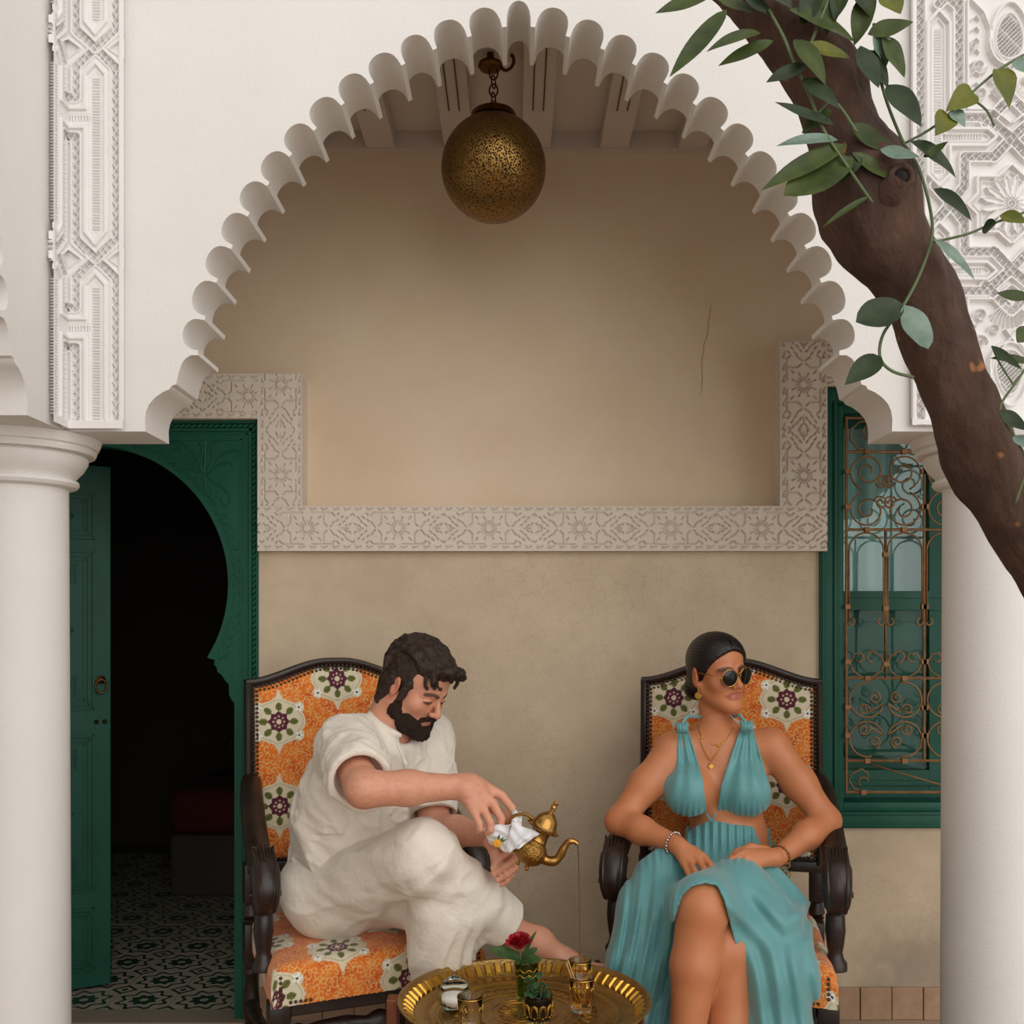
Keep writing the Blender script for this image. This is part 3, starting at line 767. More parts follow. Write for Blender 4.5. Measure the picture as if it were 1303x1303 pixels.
for c in range(3):
    xa = 1077+99*c; xm = xa+49.5
    def mir(pts): return [(2*xm-x, y) for x, y in pts]
    # row 1: a C scroll in each upper corner
    s = scroll(None, xa+24, 553, 22, 100, -.95, inner=.45); t = [(xa+20, 574)]
    c1 = scroll(None, xa+24, 556, 21, 200, -.55, 14, 1.0)
    for m_ in (lambda z: z, mir):
        a = scroll(None, xa+25, 548, 10, 60, .9, 16, .35)[::-1]+scroll(None, xa+25, 554, 21, 60, -.0, 1, 1)
        iron(m_([(xa+30+9*math.cos(k), 550-9*math.sin(k)) for k in np.linspace(5.2, 0.3, 12)]+[(xa+30, 537), (xa+18, 536), (xa+6, 546), (xa+5, 560), (xa+14, 571), (xa+30, 574)]))
    # row 2: heart of four big scrolls
    for m_ in (lambda z: z, mir):
        iron(m_(scroll(None, xa+27, 600, 24, 250, -1.75, 40, .2)))
        iron(m_(scroll(None, xa+27, 649, 24, 110, 1.75, 40, .2)))
        iron(m_(scroll(None, xm-4, 612, 9, 200, 1.5, 22, .25))); iron(m_(scroll(None, xm-6, 640, 9, 160, -1.5, 22, .25)))
        collar(*m_([(xa+26, 674)])[0]); collar(*m_([(xa+26, 575)])[0]); collar(*m_([(xa+1, 600)])[0]); collar(*m_([(xa+1, 645)])[0])
    # row 3: long hairpin bars that end in small scrolls, low hearts
    for m_ in (lambda z: z, mir):
        iron(m_([(xa+3, 790), (xa+3, 700)]+[(xa+25-22*math.cos(k), 700-22*math.sin(k)) for k in np.linspace(0, math.pi, 14)]+[(xm-2.5, 700), (xm-2.5, 790)]+[(xm-6+4*math.cos(k), 791+4.5*math.sin(k)) for k in np.linspace(0, 4.6, 10)]))
        iron(m_([(xa+6-4*math.cos(k), 791+4.5*math.sin(k)) for k in np.linspace(0, 4.6, 10)]))
        iron(m_([(xa+33+7*math.cos(k), 836+7*math.sin(k)) for k in np.linspace(1.5, 6.0, 14)]+[(xa+42, 833), (xa+46, 842), (xa+44, 853), (xa+34, 861), (xa+20, 862), (xa+7, 853), (xa+4, 842), (xa+10, 832), (xa+19, 831), (xa+22, 838), (xa+17, 843), (xa+12, 840)]))
        collar(*m_([(xa+1, 772)])[0]); collar(*m_([(xa+1, 842)])[0]); collar(*m_([(xa+26, 863)])[0])
    iron([(xm, 676), (xm, 862)], 'bar', .0045)
    for y in (706, 774, 845): collar(xm, y)
    # row 4: four large scrolls round an open middle
    for m_ in (lambda z: z, mir):
        iron(m_(scroll(None, xa+26, 891, 23, 75, .95, 30, .9)[:-6]+scroll(None, xa+22, 903, 8, 330, 1.3, 16, .3)))
        iron(m_(scroll(None, xa+26, 940, 23, 285, -.95, 30, .9)[:-6]+scroll(None, xa+22, 928, 8, 30, -1.3, 16, .3)))
        iron(m_(scroll(None, xm-14, 888, 8, 90, -1.3, 16, .3))); iron(m_(scroll(None, xm-14, 944, 8, 270, 1.3, 16, .3)))
        collar(*m_([(xa+26, 968)])[0]); collar(*m_([(xa+1, 900)])[0]); collar(*m_([(xa+1, 936)])[0])
for m_ in (lambda p: p, lambda p: [(2*1225.5-x, y) for x, y in p]):
    iron(m_([(1098+6*math.cos(k), 995+6*math.sin(k)) for k in np.linspace(2.2, 6.2, 10)]+[(1104, 984), (1096, 978), (1084, 984), (1080, 993), (1086, 1003), (1096, 1007)]))
    iron(m_([(1100, 970), (1225, 1007)]))
    collar(*m_([(1098, 1008)])[0])
# ================================================================== LANTERN
m_lant = mat('pierced_brass', (128, 96, 48), .38, metal=1.0)
N, L, b = nodes_of(m_lant)
tc = N.new('ShaderNodeTexCoord'); vo = N.new('ShaderNodeTexVoronoi'); vo.inputs['Scale'].default_value = 210
L.new(tc.outputs['Object'], vo.inputs['Vector'])
mr = N.new('ShaderNodeMapRange'); mr.inputs[1].default_value = .30; mr.inputs[2].default_value = .50; L.new(vo.outputs['Distance'], mr.inputs[0])
mx = N.new('ShaderNodeMix'); mx.data_type = 'RGBA'; L.new(mr.outputs[0], mx.inputs[0]); mx.inputs[6].default_value = srgb((38, 28, 16))+(1,); mx.inputs[7].default_value = srgb((150, 116, 66))+(1,)
L.new(mx.outputs[2], b.inputs['Base Color'])
bp = N.new('ShaderNodeBump'); bp.inputs['Strength'].default_value = .6; bp.inputs['Distance'].default_value = .004; L.new(mr.outputs[0], bp.inputs['Height']); L.new(bp.outputs['Normal'], b.inputs['Normal'])
LD = 3.06
lc = P(628, 214, LD); lr = 66.5*LD/F
lan = tag(empty('pendant_lantern', tuple(lc)), 'round pierced brass globe lantern hanging on a chain below the ceiling', 'lantern')
MB().lathe([(-lr*math.cos(math.pi*i/40), max(lr*math.sin(math.pi*i/40), 1e-4)) for i in range(39)], seg=64).build('globe', m_lant, lan, smooth=True)
m_dk = mat('aged_brass', (104, 70, 34), .4, metal=1.0, var=.3, var_scale=30)
MB().lathe([(lr*.93, .062), (lr*.93, .066), (lr*1.03, .064), (lr*1.06, .06), (lr*1.06, .03), (lr*1.08, .012), (lr*1.1, .0001)], seg=40).build('collar', m_dk, lan, auto=40)
zt = PZ(88, LD)-lc.z                    # chain from the collar to the ceiling rose
n = 5; z0 = lr*1.08; st = (zt-z0)/n
for i in range(n):
    zc = z0+st*(i+.5); pts = []
    for a in np.linspace(0, 2*math.pi, 19)[:-1]:
        u_, v_ = math.cos(a)*.012, math.sin(a)*(st*.5+.006)
        pts.append((u_, 0, zc+v_) if i % 2 == 0 else (u_*.45, u_*.9, zc+v_))
    MB().tube(pts, .0024, 6, closed=True).build('chain_link', m_dk, lan, smooth=True)
ctop = 2.955-lc.z
rx = PX(618, LD)-lc.x
MB().lathe([(0, .001), (.004, .03), (.012, .036), (.02, .034), (.024, .012), (.05, .010)], (rx*.4, 0, zt-.004), (0, 0, 1), 20).build('ceiling_rose', m_dk, lan, auto=40)
hk = [(rx*.4+.03, 0, zt+.005), (.035, 0, zt-.004), (.05, 0, zt+.004), (.058, 0, zt+.02), (.056, 0, zt+.036), (.05, 0, ctop)]
MB().tube(smooth_path(hk, 6), .005, 8).build('hook', m_dk, lan, smooth=True)
MB().tube([(rx*.4, 0, zt+.04), (rx*.4, 0, ctop)], .008, 8).build('rod', m_dk, lan)

# ================================================================== CHAIRS
rng = np.random.default_rng(11)
CUR = 0 and [(rng.uniform(-.5, .5), rng.uniform(-.6, 1.3), rng.uniform(.007, .013), rng.uniform(0, 6.28), rng.choice([-1, 1])) for _ in range(900)]
def fabric(U, V, centres, seed=0):
    """woven floral colours (and pile height) at arc-length coordinates U,V (metres)"""
    C = np.empty(U.shape+(3,)); hgt = np.zeros(U.shape)
    lin = lambda c: np.array(srgb(c))
    n1 = np.sin(U*61+3*np.sin(V*37))+np.sin(V*73+2*np.sin(U*51))
    C[:] = lin((222, 112, 32)); C[n1 > .9] = lin((208, 92, 24)); C[n1 < -1.2] = lin((228, 126, 42))
    # cream scrolls over the orange ground: one curl in every cell of a jittered grid
    cs = .0165; hsh = lambda i, j, k: ((np.sin(i*127.1+j*311.7+k*74.7+seed)*43758.5453) % 1.0)
    ci, cj = np.floor(U/cs), np.floor(V/cs); sw = np.zeros(U.shape, bool)
    for di in (-1, 0, 1):
        for dj in (-1, 0, 1):
            i, j = ci+di, cj+dj; r = .0048+.0038*hsh(i, j, 1); sg = np.where(hsh(i, j, 2) > .5, 1, -1)
            du, dv = U-(i+.25+.5*hsh(i, j, 3))*cs, V-(j+.25+.5*hsh(i, j, 4))*cs
            an = (np.arctan2(dv, du)*sg-6.283*hsh(i, j, 5)) % 6.283
            sw |= (np.abs(np.hypot(du, dv)-r*1.25*(1-.75*an/6.283)) < .0013) & (an < 5.6)
    C[sw] = lin((226, 176, 104)); hgt[sw] = -.0012
    for (cx, cy) in centres:
        du, dv = U-cx, V-cy
        m = (np.abs(du) < .11) & (np.abs(dv) < .15)
        if not m.any(): continue
        rr = np.hypot(du, dv); an = np.arctan2(dv, du)
        R_ = .069*(1+.03*np.cos(an*8))+.008*np.abs(np.cos(an))**6
        spike = (np.abs(du) < .012*np.clip((.096-np.abs(dv))/.03, 0, 1)) & (np.abs(dv) < .096)
        cream = m & ((rr < R_) | spike)
        for sx in (-1, 1):
            for sy in (-1, 1): cream |= m & (np.hypot(du-sx*.058, dv-sy*.040) < .017)
        C[cream] = lin((216, 206, 178)); hgt[cream] = .0005
        rim = cream & (np.abs(rr-R_*.9) < .0012); C[rim] = lin((176, 168, 130))
        for k in range(8):
            a = math.pi/8*(2*k+1) if False else math.pi/4*k+math.pi/8*0
            lx, ly = du*math.cos(a)+dv*math.sin(a), -du*math.sin(a)+dv*math.cos(a)
            lf = m & (np.abs(ly) < .0095*np.clip(1-((lx-.044)/.0125)**2, 0, 1)**.6) & (np.abs(lx-.044) < .0125)
            C[lf] = lin((98, 104, 40)); hgt[lf] = .001
            vein = lf & (np.abs(ly) < .0012); C[vein] = lin((70, 78, 30))
        fl = m & (rr < .0285*(1+.09*np.cos(an*8)))
        C[fl] = lin((84, 24, 44)); hgt[fl] = .0018
        ring_ = fl & (np.abs(rr-.0155) < .0022) & (np.cos(an*8) > .1); C[ring_] = lin((206, 182, 160))
        C[m & (rr < .0075)] = lin((222, 204, 178))
        for sx in (-1, 1):
            for sy in (-1, 1):
                q_ = np.hypot(du-sx*.059, dv-sy*.041); t = np.arctan2(dv-sy*.041, du-sx*.059)
                C[m & (q_ < .0125*(.8+.3*np.cos(t*5)))] = lin((238, 234, 226)); C[m & (q_ < .0034)] = lin((26, 20, 26))
    return C, hgt
m_fab = mat('floral_velvet', (255, 255, 255), .9, attr='Col', sheen=.25, bump=.25, bump_scale=450, bump_detail=2)
m_stud = mat('nail_head', (96, 74, 58), .35, metal=.8)
BW, ZB0 = .265, .600
def ztop(x):
    s = np.clip(1-np.abs(x)/BW, 0, 1); s = np.clip(s/.92, 0, 1); return 1.150+.060*s*s*(3-2*s)
def back_mesh(centres):
    nu, nv = 230, 270
    u = np.linspace(-1, 1, nu)[:, None]; v = np.linspace(0, 1, nv)[None, :]
    x = u*(BW-.024)+0*v; z0 = ZB0+.03; zt_ = ztop(x)-.026; z = z0+(zt_-z0)*v
    Cc, hg = fabric(x, z, centres)
    edge = np.minimum(np.minimum((1-np.abs(u))*(BW-.024), (zt_-z)), z-z0)
    bul = .022*(1-np.exp(-edge/.025))
    y = -.026-bul-hg+.05*(z-.62)
    i = np.arange(nu*nv).reshape(nu, nv)
    qd = np.stack([i[:-1, :-1], i[1:, :-1], i[1:, 1:], i[:-1, 1:]], -1).reshape(-1, 4)
    me = fast_mesh('backrest', np.stack([x, y, z], -1).reshape(-1, 3), qd, colors=Cc.reshape(-1, 3)); me.materials.append(m_fab)
    return me
def seat_mesh(centres):
    nu, nv = 300, 270
    W0, Dp, r, dr_ = .285, .50, .035, .065
    su = np.linspace(-(W0+dr_+.02), W0+dr_+.02, nu)[:, None]; sv = np.linspace(-.02, Dp+dr_+.02, nv)[None, :]
    def edge(s, W):
        s_ = np.abs(s); f = W-r
        a = np.clip((s_-f)/r, 0, math.pi/2); over = np.clip(s_-f-r*math.pi/2, 0, None)
        return np.sign(s)*(np.minimum(s_, f)+r*np.sin(a)), r*(1-np.cos(a))+over
    x, dx = edge(su, W0); y, dy = edge(sv, Dp)
    x = x+0*sv; y = y+0*su
    Cc, hg = fabric(su+0*sv, sv+0*su, centres)
    taper = .88+.12*np.clip(y/Dp, 0, 1)
    z = .462-dx-dy+.024*(1-(x/W0)**2)*np.clip(1-((y-.25)/.3)**2, 0, 1)+hg
    z = np.maximum(z, .362+.0*x)
    V = np.stack([x*taper, -.02-y, z], -1)
    i = np.arange(nu*nv).reshape(nu, nv)
    qd = np.stack([i[:-1, :-1], i[:-1, 1:], i[1:, 1:], i[1:, :-1]], -1).reshape(-1, 4)
    me = fast_mesh('seat', V.reshape(-1, 3), qd[:, ::-1], colors=Cc.reshape(-1, 3)); me.materials.append(m_fab)
    return me
TURN = [(0, .020), (.03, .022), (.05, .026), (.06, .017), (.075, .022), (.10, .027), (.16, .024), (.22, .018), (.235, .026), (.25, .018), (.262, .024), (.275, .024)]
def turned(mb, p0, p1, k=1.0, seg=16, prof=None):
    p0, p1 = Vector(p0), Vector(p1); ln = (p1-p0).length; pr = prof or TURN
    mb.lathe([(h/pr[-1][0]*ln, r*k) for h, r in pr], p0, p1-p0, seg)
def make_chair(loc, rz, label, bc, sc):
    t = tag(empty('armchair', loc, rz), label, 'armchair', 'carved armchairs with floral upholstery')
    w = m_wood()
    # back frame: arched board with a rim
    xs = np.linspace(-BW, BW, 41)
    outl = [(x, float(ztop(x))) for x in xs]+[(BW, ZB0), (-BW, ZB0)]
    lean = lambda z: .05*(z-.62)
    mb = MB(); mb.prism(outl, lambda a, z: (a, -.022+lean(z), z), lambda a, z: (a, .02+lean(z), z))
    inn = .018
    top = [(x, -.026+lean(float(ztop(x))), float(ztop(x))-.008) for x in xs]
    mb.tube(top, .011, 8); mb.tube([(-BW+.008, -.026+lean(1.15), 1.145), (-BW+.008, -.026, .61)], .011, 8); mb.tube([(BW-.008, -.026+lean(1.15), 1.145), (BW-.008, -.026, .61)], .011, 8)
    mb.box(-BW, BW, -.032, .02, ZB0-.012, ZB0+.02, .004)
    mb.build('back_frame', w, t, auto=40)
    link('backrest', back_mesh(bc), t)
    # nail heads round the upholstery
    mb = MB()
    def studs(path):
        acc = 0
        for a, b_ in zip(path[:-1], path[1:]):
            a, b_ = Vector(a), Vector(b_); d = (b_-a).length; s = -acc
            while True:
                s += .0125
                if s > d: acc = d-(s-.0125); break
                p = a+(b_-a)*(s/d); mb.lathe([(0, .0048), (.0022, .004), (.0038, .0001)], p, (0, -1, .05), 6)
    for off in (.020, .030):
        pth = [(-BW+off, -.032+lean(.63), .63)]+[(x*(BW-off)/BW, -.034+lean(float(ztop(x))), float(ztop(x))-off) for x in xs]+[(BW-off, -.032+lean(.63), .63), (-BW+off, -.034, .628)]
        studs(pth)
    for sx in (-1, 1):
        studs([(sx*.262, -.522, .375), (sx*.262, -.522, .45)]); studs([(sx*.25, -.523, .375), (sx*.18, -.523, .375)])
    o = mb.build('nail_trim', m_stud, t, smooth=True); o['kind'] = 'stuff'
    link('seat', seat_mesh(sc), t)
    MB().box(-.235, .235, -.50, -.03, .33, .40, .004).build('seat_rail', w, t)
    for sx in (-1, 1):
        # rear post and leg
        mb = MB(); mb.box(sx*.25-.022, sx*.25+.022, -.022, .024, .50, .615, .003); turned(mb, (sx*.25, 0, .44), (sx*.25, 0, .51), .9); mb.box(sx*.25-.022, sx*.25+.022, -.022, .022, .33, .44, .003)
        turned(mb, (sx*.25, 0, .10), (sx*.25, 0, .33), .95); mb.box(sx*.25-.022, sx*.25+.022, -.022, .022, 0, .10, .003); mb.build('leg', w, t, auto=40)
        mb = MB(); mb.box(sx*.262-.026, sx*.262+.026, -.515, -.463, .31, .372, .003); turned(mb, (sx*.262, -.489, .25), (sx*.262, -.489, .315), 1.15)
        mb.box(sx*.262-.024, sx*.262+.024, -.513, -.465, .16, .25, .003); turned(mb, (sx*.262, -.489, 0), (sx*.262, -.489, .16), 1.2); mb.build('leg', w, t, auto=40)
        # arm post
        mb = MB(); px_, py_ = sx*.283, -.40
        turned(mb, (px_, py_, .425), (px_, py_, .655), 1.0, prof=[(0, .030), (.02, .030), (.03, .022), (.045, .018), (.06, .021), (.10, .026), (.14, .024), (.15, .018), (.156, .022), (.162, .018), (.23, .022)])
        mb.build('arm_post', w, t, auto=40)
        # arm with carved scroll
        path = smooth_path([(sx*.252, -.005, .856), (sx*.258, -.05, .852), (sx*.268, -.12, .826), (sx*.277, -.21, .772), (sx*.283, -.30, .724), (sx*.285, -.37, .704), (sx*.285, -.415, .692), (sx*.285, -.445, .665), (sx*.285, -.452, .632), (sx*.285, -.435, .605), (sx*.285, -.412, .604)], 5)
        n_ = len(path)
        rad = [.024+.006*math.sin(math.pi*i/(n_-1))+(.004 if i/(n_-1) > .6 else 0) for i in range(n_)]
        mb = MB(); mb.tube(path, rad, 14, flat=1.15, up=(1, 0, 0)); arm = mb.build('arm', w, t, smooth=True)
        mb = MB()
        for k in range(7):
            yy = (k-3)*.0085
            pth = [(sx*.285+yy*(1.0-.2*j/9), p[0], p[1]) for j, p in enumerate([(-.375-.01*abs(k-3), .742), (-.40, .733), (-.425, .717), (-.448, .697), (-.468, .67), (-.476, .64), (-.47, .612), (-.452, .59), (-.43, .578), (-.41, .58)])]
            mb.tube(smooth_path(pth, 3), [.003+.0030*math.sin(math.pi*i/27) for i in range(28)], 6)
        mb.lathe([(-.036, .001), (-.034, .016), (-.03, .030), (.03, .030), (.034, .016), (.036, .001)], (sx*.285, -.436, .628), (1, 0, 0), 16)
        mb.lathe([(-.041, .001), (-.040, .008), (.040, .008), (.041, .001)], (sx*.285, -.436, .628), (1, 0, 0), 10)
        mb.build('scroll', w, arm, auto=50)
        mb = MB(); turned(mb, (sx*.258, -.46, .205), (sx*.252, -.02, .205), .8); mb.build('stretcher', w, t, auto=40)
    long = [(0, .018), (.02, .024), (.03, .016), (.05, .022), (.09, .026), (.12, .017), (.13, .026), (.14, .030), (.15, .026), (.16, .017), (.19, .026), (.23, .022), (.25, .016), (.26, .024), (.28, .018)]
    mb = MB(); turned(mb, (-.245, -.489, .285), (.245, -.489, .285), 1.0, prof=long); mb.build('stretcher', w, t, auto=40)
    return t
lat = lambda cx0, cy0, dx, dy: [(cx0+dx*i, cy0+dy*j+(dy/2 if i % 2 else 0)) for i in range(-3, 4) for j in range(-6, 3)]
chair_l = make_chair((-.54, 3.20, 0), R(23), 'carved wooden armchair in orange floral fabric, its seat occupied by the bearded man', lat(0, 1.150, .175, .245), lat(.07, .30, .175, .26))
chair_r = make_chair((.645, 3.18, 0), R(-14), 'carved wooden armchair in orange floral fabric, its seat occupied by the woman in teal', lat(.165, 1.092, .165, .25), lat(.0, .33, .165, .26))

# ================================================================== TRAY TABLE
TX, TY, TZ = .021, 2.38, .44
m_tray = mat('hammered_brass', (176, 142, 86), .36, metal=1.0, var=.3, var_scale=14, bump=.35, bump_scale=110, bump_detail=3)
m_rim = mat('bright_brass', (206, 158, 66), .24, metal=1.0, var=.25, var_scale=20)
m_stand = mat('stand_wood', (128, 64, 30), .45, col2=(92, 42, 20), var_scale=12, stretch=(1, 1, .2))
tb = tag(empty('tray_stand', (TX, TY, 0)), 'reddish wooden stand under the round brass tray', 'table')
MB().lathe([(.34, .245), (.34, .266), (TZ-.006, .266), (TZ-.006, .245)], seg=48).build('apron', m_stand, tb, auto=40)
for k, a in enumerate((180, 240, 300, 0, 60, 120)):
    c, s = math.cos(R(a)), math.sin(R(a)); hgt_ = .474 if a == 180 else TZ-.006
    rr = .294 if a == 180 else .255
    MB().box(-.013, .013, -.02, .02, 0, hgt_, .003).build('leg', m_stand, tb).matrix_local = Matrix.Translation((rr*c, rr*s, 0)) @ Matrix.Rotation(R(a), 4, 'Z')
tray = tag(empty('round_tray', (TX, TY, TZ)), 'large round engraved brass tea tray with an embossed rim', 'tray')
MB().lathe([(-.006, .20), (-.006, .236), (.0, .250), (.028, .278), (.034, .284), (.036, .282), (.034, .277), (.028, .273), (.003, .245), (.0, .236), (.0, .215), (.0015, .212), (.0, .208), (.0, .15), (.001, .147), (.0, .144), (.0, .0001)], seg=120).build('dish', m_tray, tray, auto=30)
mb = MB(); nC = 64
for k in range(nC):
    a0, a1 = 2*math.pi*(k+.14)/nC, 2*math.pi*(k+.86)/nC
    def pt(a, r_, z): return (r_*math.cos(a), r_*math.sin(a), z)
    r0, z0, r1, z1 = .2475, .0055, .2715, .0265
    mb.add([pt(a0, r0, z0), pt(a1, r0, z0), pt(a1, r1, z1), pt(a0, r1, z1), pt(a0+.012, r0+.001, z0+.007), pt(a1-.012, r0+.001, z0+.007), pt(a1-.012, r1-.006, z1+.001), pt(a0+.012, r1-.006, z1+.001)],
           [(4, 5, 6, 7), (0, 1, 5, 4), (1, 2, 6, 5), (2, 3, 7, 6), (3, 0, 4, 7)])
mb.build('embossing', m_rim, tray)
mb = MB()
for r_ in (.06, .075, .11, .128, .165, .19, .20): mb.tube([(r_*math.cos(a), r_*math.sin(a), .0006) for a in np.linspace(0, 2*math.pi, 73)[:-1]], .0012, 5, closed=True)
for k in range(36):
    a = 2*math.pi*k/36; mb.tube([(r_*math.cos(a+d), r_*math.sin(a+d), .0006) for r_, d in ((.13, 0), (.145, .06), (.163, 0), (.145, -.06))], .001, 4, closed=True)
for k in range(16):
    a = 2*math.pi*k/16; mb.tube([(r_*math.cos(a+d), r_*math.sin(a+d), .0006) for r_, d in ((.02, 0), (.04, .15), (.058, 0), (.04, -.15))], .001, 4, closed=True)
mb.build('engraving', m_rim, tray, smooth=True)

# ---- glasses and jars on the tray
m_gl = m_glass()
m_tea = mat('mint_tea', (236, 184, 92), .0, trans=1.0, ior=1.33)
m_gold = mat('gold_leaf', (206, 160, 70), .3, metal=1.0)
def on_tray(px, py):
    D = (EYE-TZ)*F/(py-CY); return Vector((PX(px, D), D, TZ+.001))
def tumbler(mb, h, r0, r1, wall=.0022, base=.012, seg=28, facet=0):
    fl = (lambda a, z: 1+facet*math.cos(a*10)*(1 if z < h*.45 else 0)) if facet else None
    mb.lathe([(0, r0*.97), (.002, r0), (h*.5, (r0+r1)/2), (h-.001, r1), (h, r1-wall/2), (h-.001, r1-wall), (h*.5, (r0+r1)/2-wall), (base, r0-wall*1.1), (base, .0001)], seg=seg, flute=fl)
def tea_glass(px, py, label, fill, h=.076, r=.0275, sticks=False, gold=True):
    g = tag(empty('tea_glass', on_tray(px, py)), label, 'glass', 'small tea glasses on the brass tray')
    mb = MB(); tumbler(mb, h, r*.86, r, facet=.03); mb.build('body', m_gl, g, auto=50)
    if fill: MB().lathe([(.0125, .0001), (.0125, r*.86-.0028), (h*.5, r*.93-.0024), (fill, r*.95-.0024), (fill, .0001)], seg=28).build('tea', m_tea, g, auto=40)
    if gold:
        mb = MB()
        for k in range(9):
            a0 = 2*math.pi*k/9
            for s in (-1, 1):
                mb.tube([((r*.985+.0004)*math.cos(a0+s*t*.3), (r*.985+.0004)*math.sin(a0+s*t*.3), h*.62+.008*math.sin(t*3.1)) for t in np.linspace(0, 1, 6)], .0006, 4)
        mb.tube([((r*.99+.0003)*math.cos(a), (r*.99+.0003)*math.sin(a), h-.004) for a in np.linspace(0, 2*math.pi, 33)[:-1]], .0008, 4, closed=True)
        mb.build('gilding', m_gold, g)
    return g
tea_glass(598, 1312, 'clear tea glass with gilt pattern beside the ribbed lidded jar, nothing in it', 0)
tea_glass(740, 1286, 'tea glass with two wooden sticks leaning in it', .056)
tea_glass(738, 1262, 'tea glass catching the thin stream from the teapot', .058)
ST = on_tray(740, 1286)
stk = tag(empty('stirring_stick', ST), 'pair of thin wooden sticks leaning in a tea glass', 'stick')
m_stick = mat('pale_stick', (206, 164, 96), .6, var=.3)
for a, bb_ in (((-.004, .004, .016), (-.034, .012, .104)), ((.002, .002, .016), (-.030, .016, .108))):
    MB().tube([a, bb_], .0016, 6).build('stick', m_stick, stk)
# ribbed glass jar with lid
jar = tag(empty('sugar_jar', on_tray(578, 1284)), 'ribbed round glass jar with a pointed lid and white sugar inside', 'jar')
rib = lambda a, z: 1+.035*abs(math.cos(a*9))
MB().lathe([(0, .018), (.003, .022), (.012, .032), (.026, .0375), (.040, .036), (.052, .030), (.051, .028), (.040, .033), (.026, .0345), (.012, .029), (.005, .018), (.005, .0001)], seg=72, flute=rib).build('body', m_pane(1.16), jar, smooth=True)
MB().lathe([(.0525, .031), (.056, .029), (.064, .022), (.070, .013), (.074, .006), (.077, .0045), (.081, .0065), (.086, .005), (.092, .0012), (.093, .0001)], seg=72, flute=rib).build('lid', m_pane(1.16), jar, smooth=True)
MB().lathe([(.0055, .0001), (.0055, .017), (.012, .0275), (.022, .0325), (.030, .032), (.034, .02), (.035, .0001)], seg=32).build('sugar', mat('white_sugar', (245, 240, 230), .8, bump=.4, bump_scale=300), jar, smooth=True)
# ================================================================== SMOOTH-BLEND SURFACES (people, cloth)
def axis(lo, hi, res, fines=()):
    p = [lo]
    while p[-1] < hi:
        x = p[-1]; r = res
        for a, b_, rr in fines:
            if a <= x <= b_: r = min(r, rr)
        p.append(x+r)
    return np.array(p, np.float32)
def vnoise(Pn, seed=0):
    """value noise, 0..1"""
    i = np.floor(Pn).astype(np.int64); f = Pn-i; f = f*f*(3-2*f); out = 0
    def h(a, b_, c):
        n = (a*374761393+b_*668265263+c*2147483647+seed*1274126177) & 0xffffffff
        n = ((n ^ (n >> 13))*1274126177) & 0xffffffff
        return ((n ^ (n >> 16)) & 0xffff)/65535.0
    for dx in (0, 1):
        for dy in (0, 1):
            for dz in (0, 1):
                w = (f[:, 0] if dx else 1-f[:, 0])*(f[:, 1] if dy else 1-f[:, 1])*(f[:, 2] if dz else 1-f[:, 2])
                out = out+w*h(i[:, 0]+dx, i[:, 1]+dy, i[:, 2]+dz)
    return out
def V3(p): return np.array(p, np.float64)
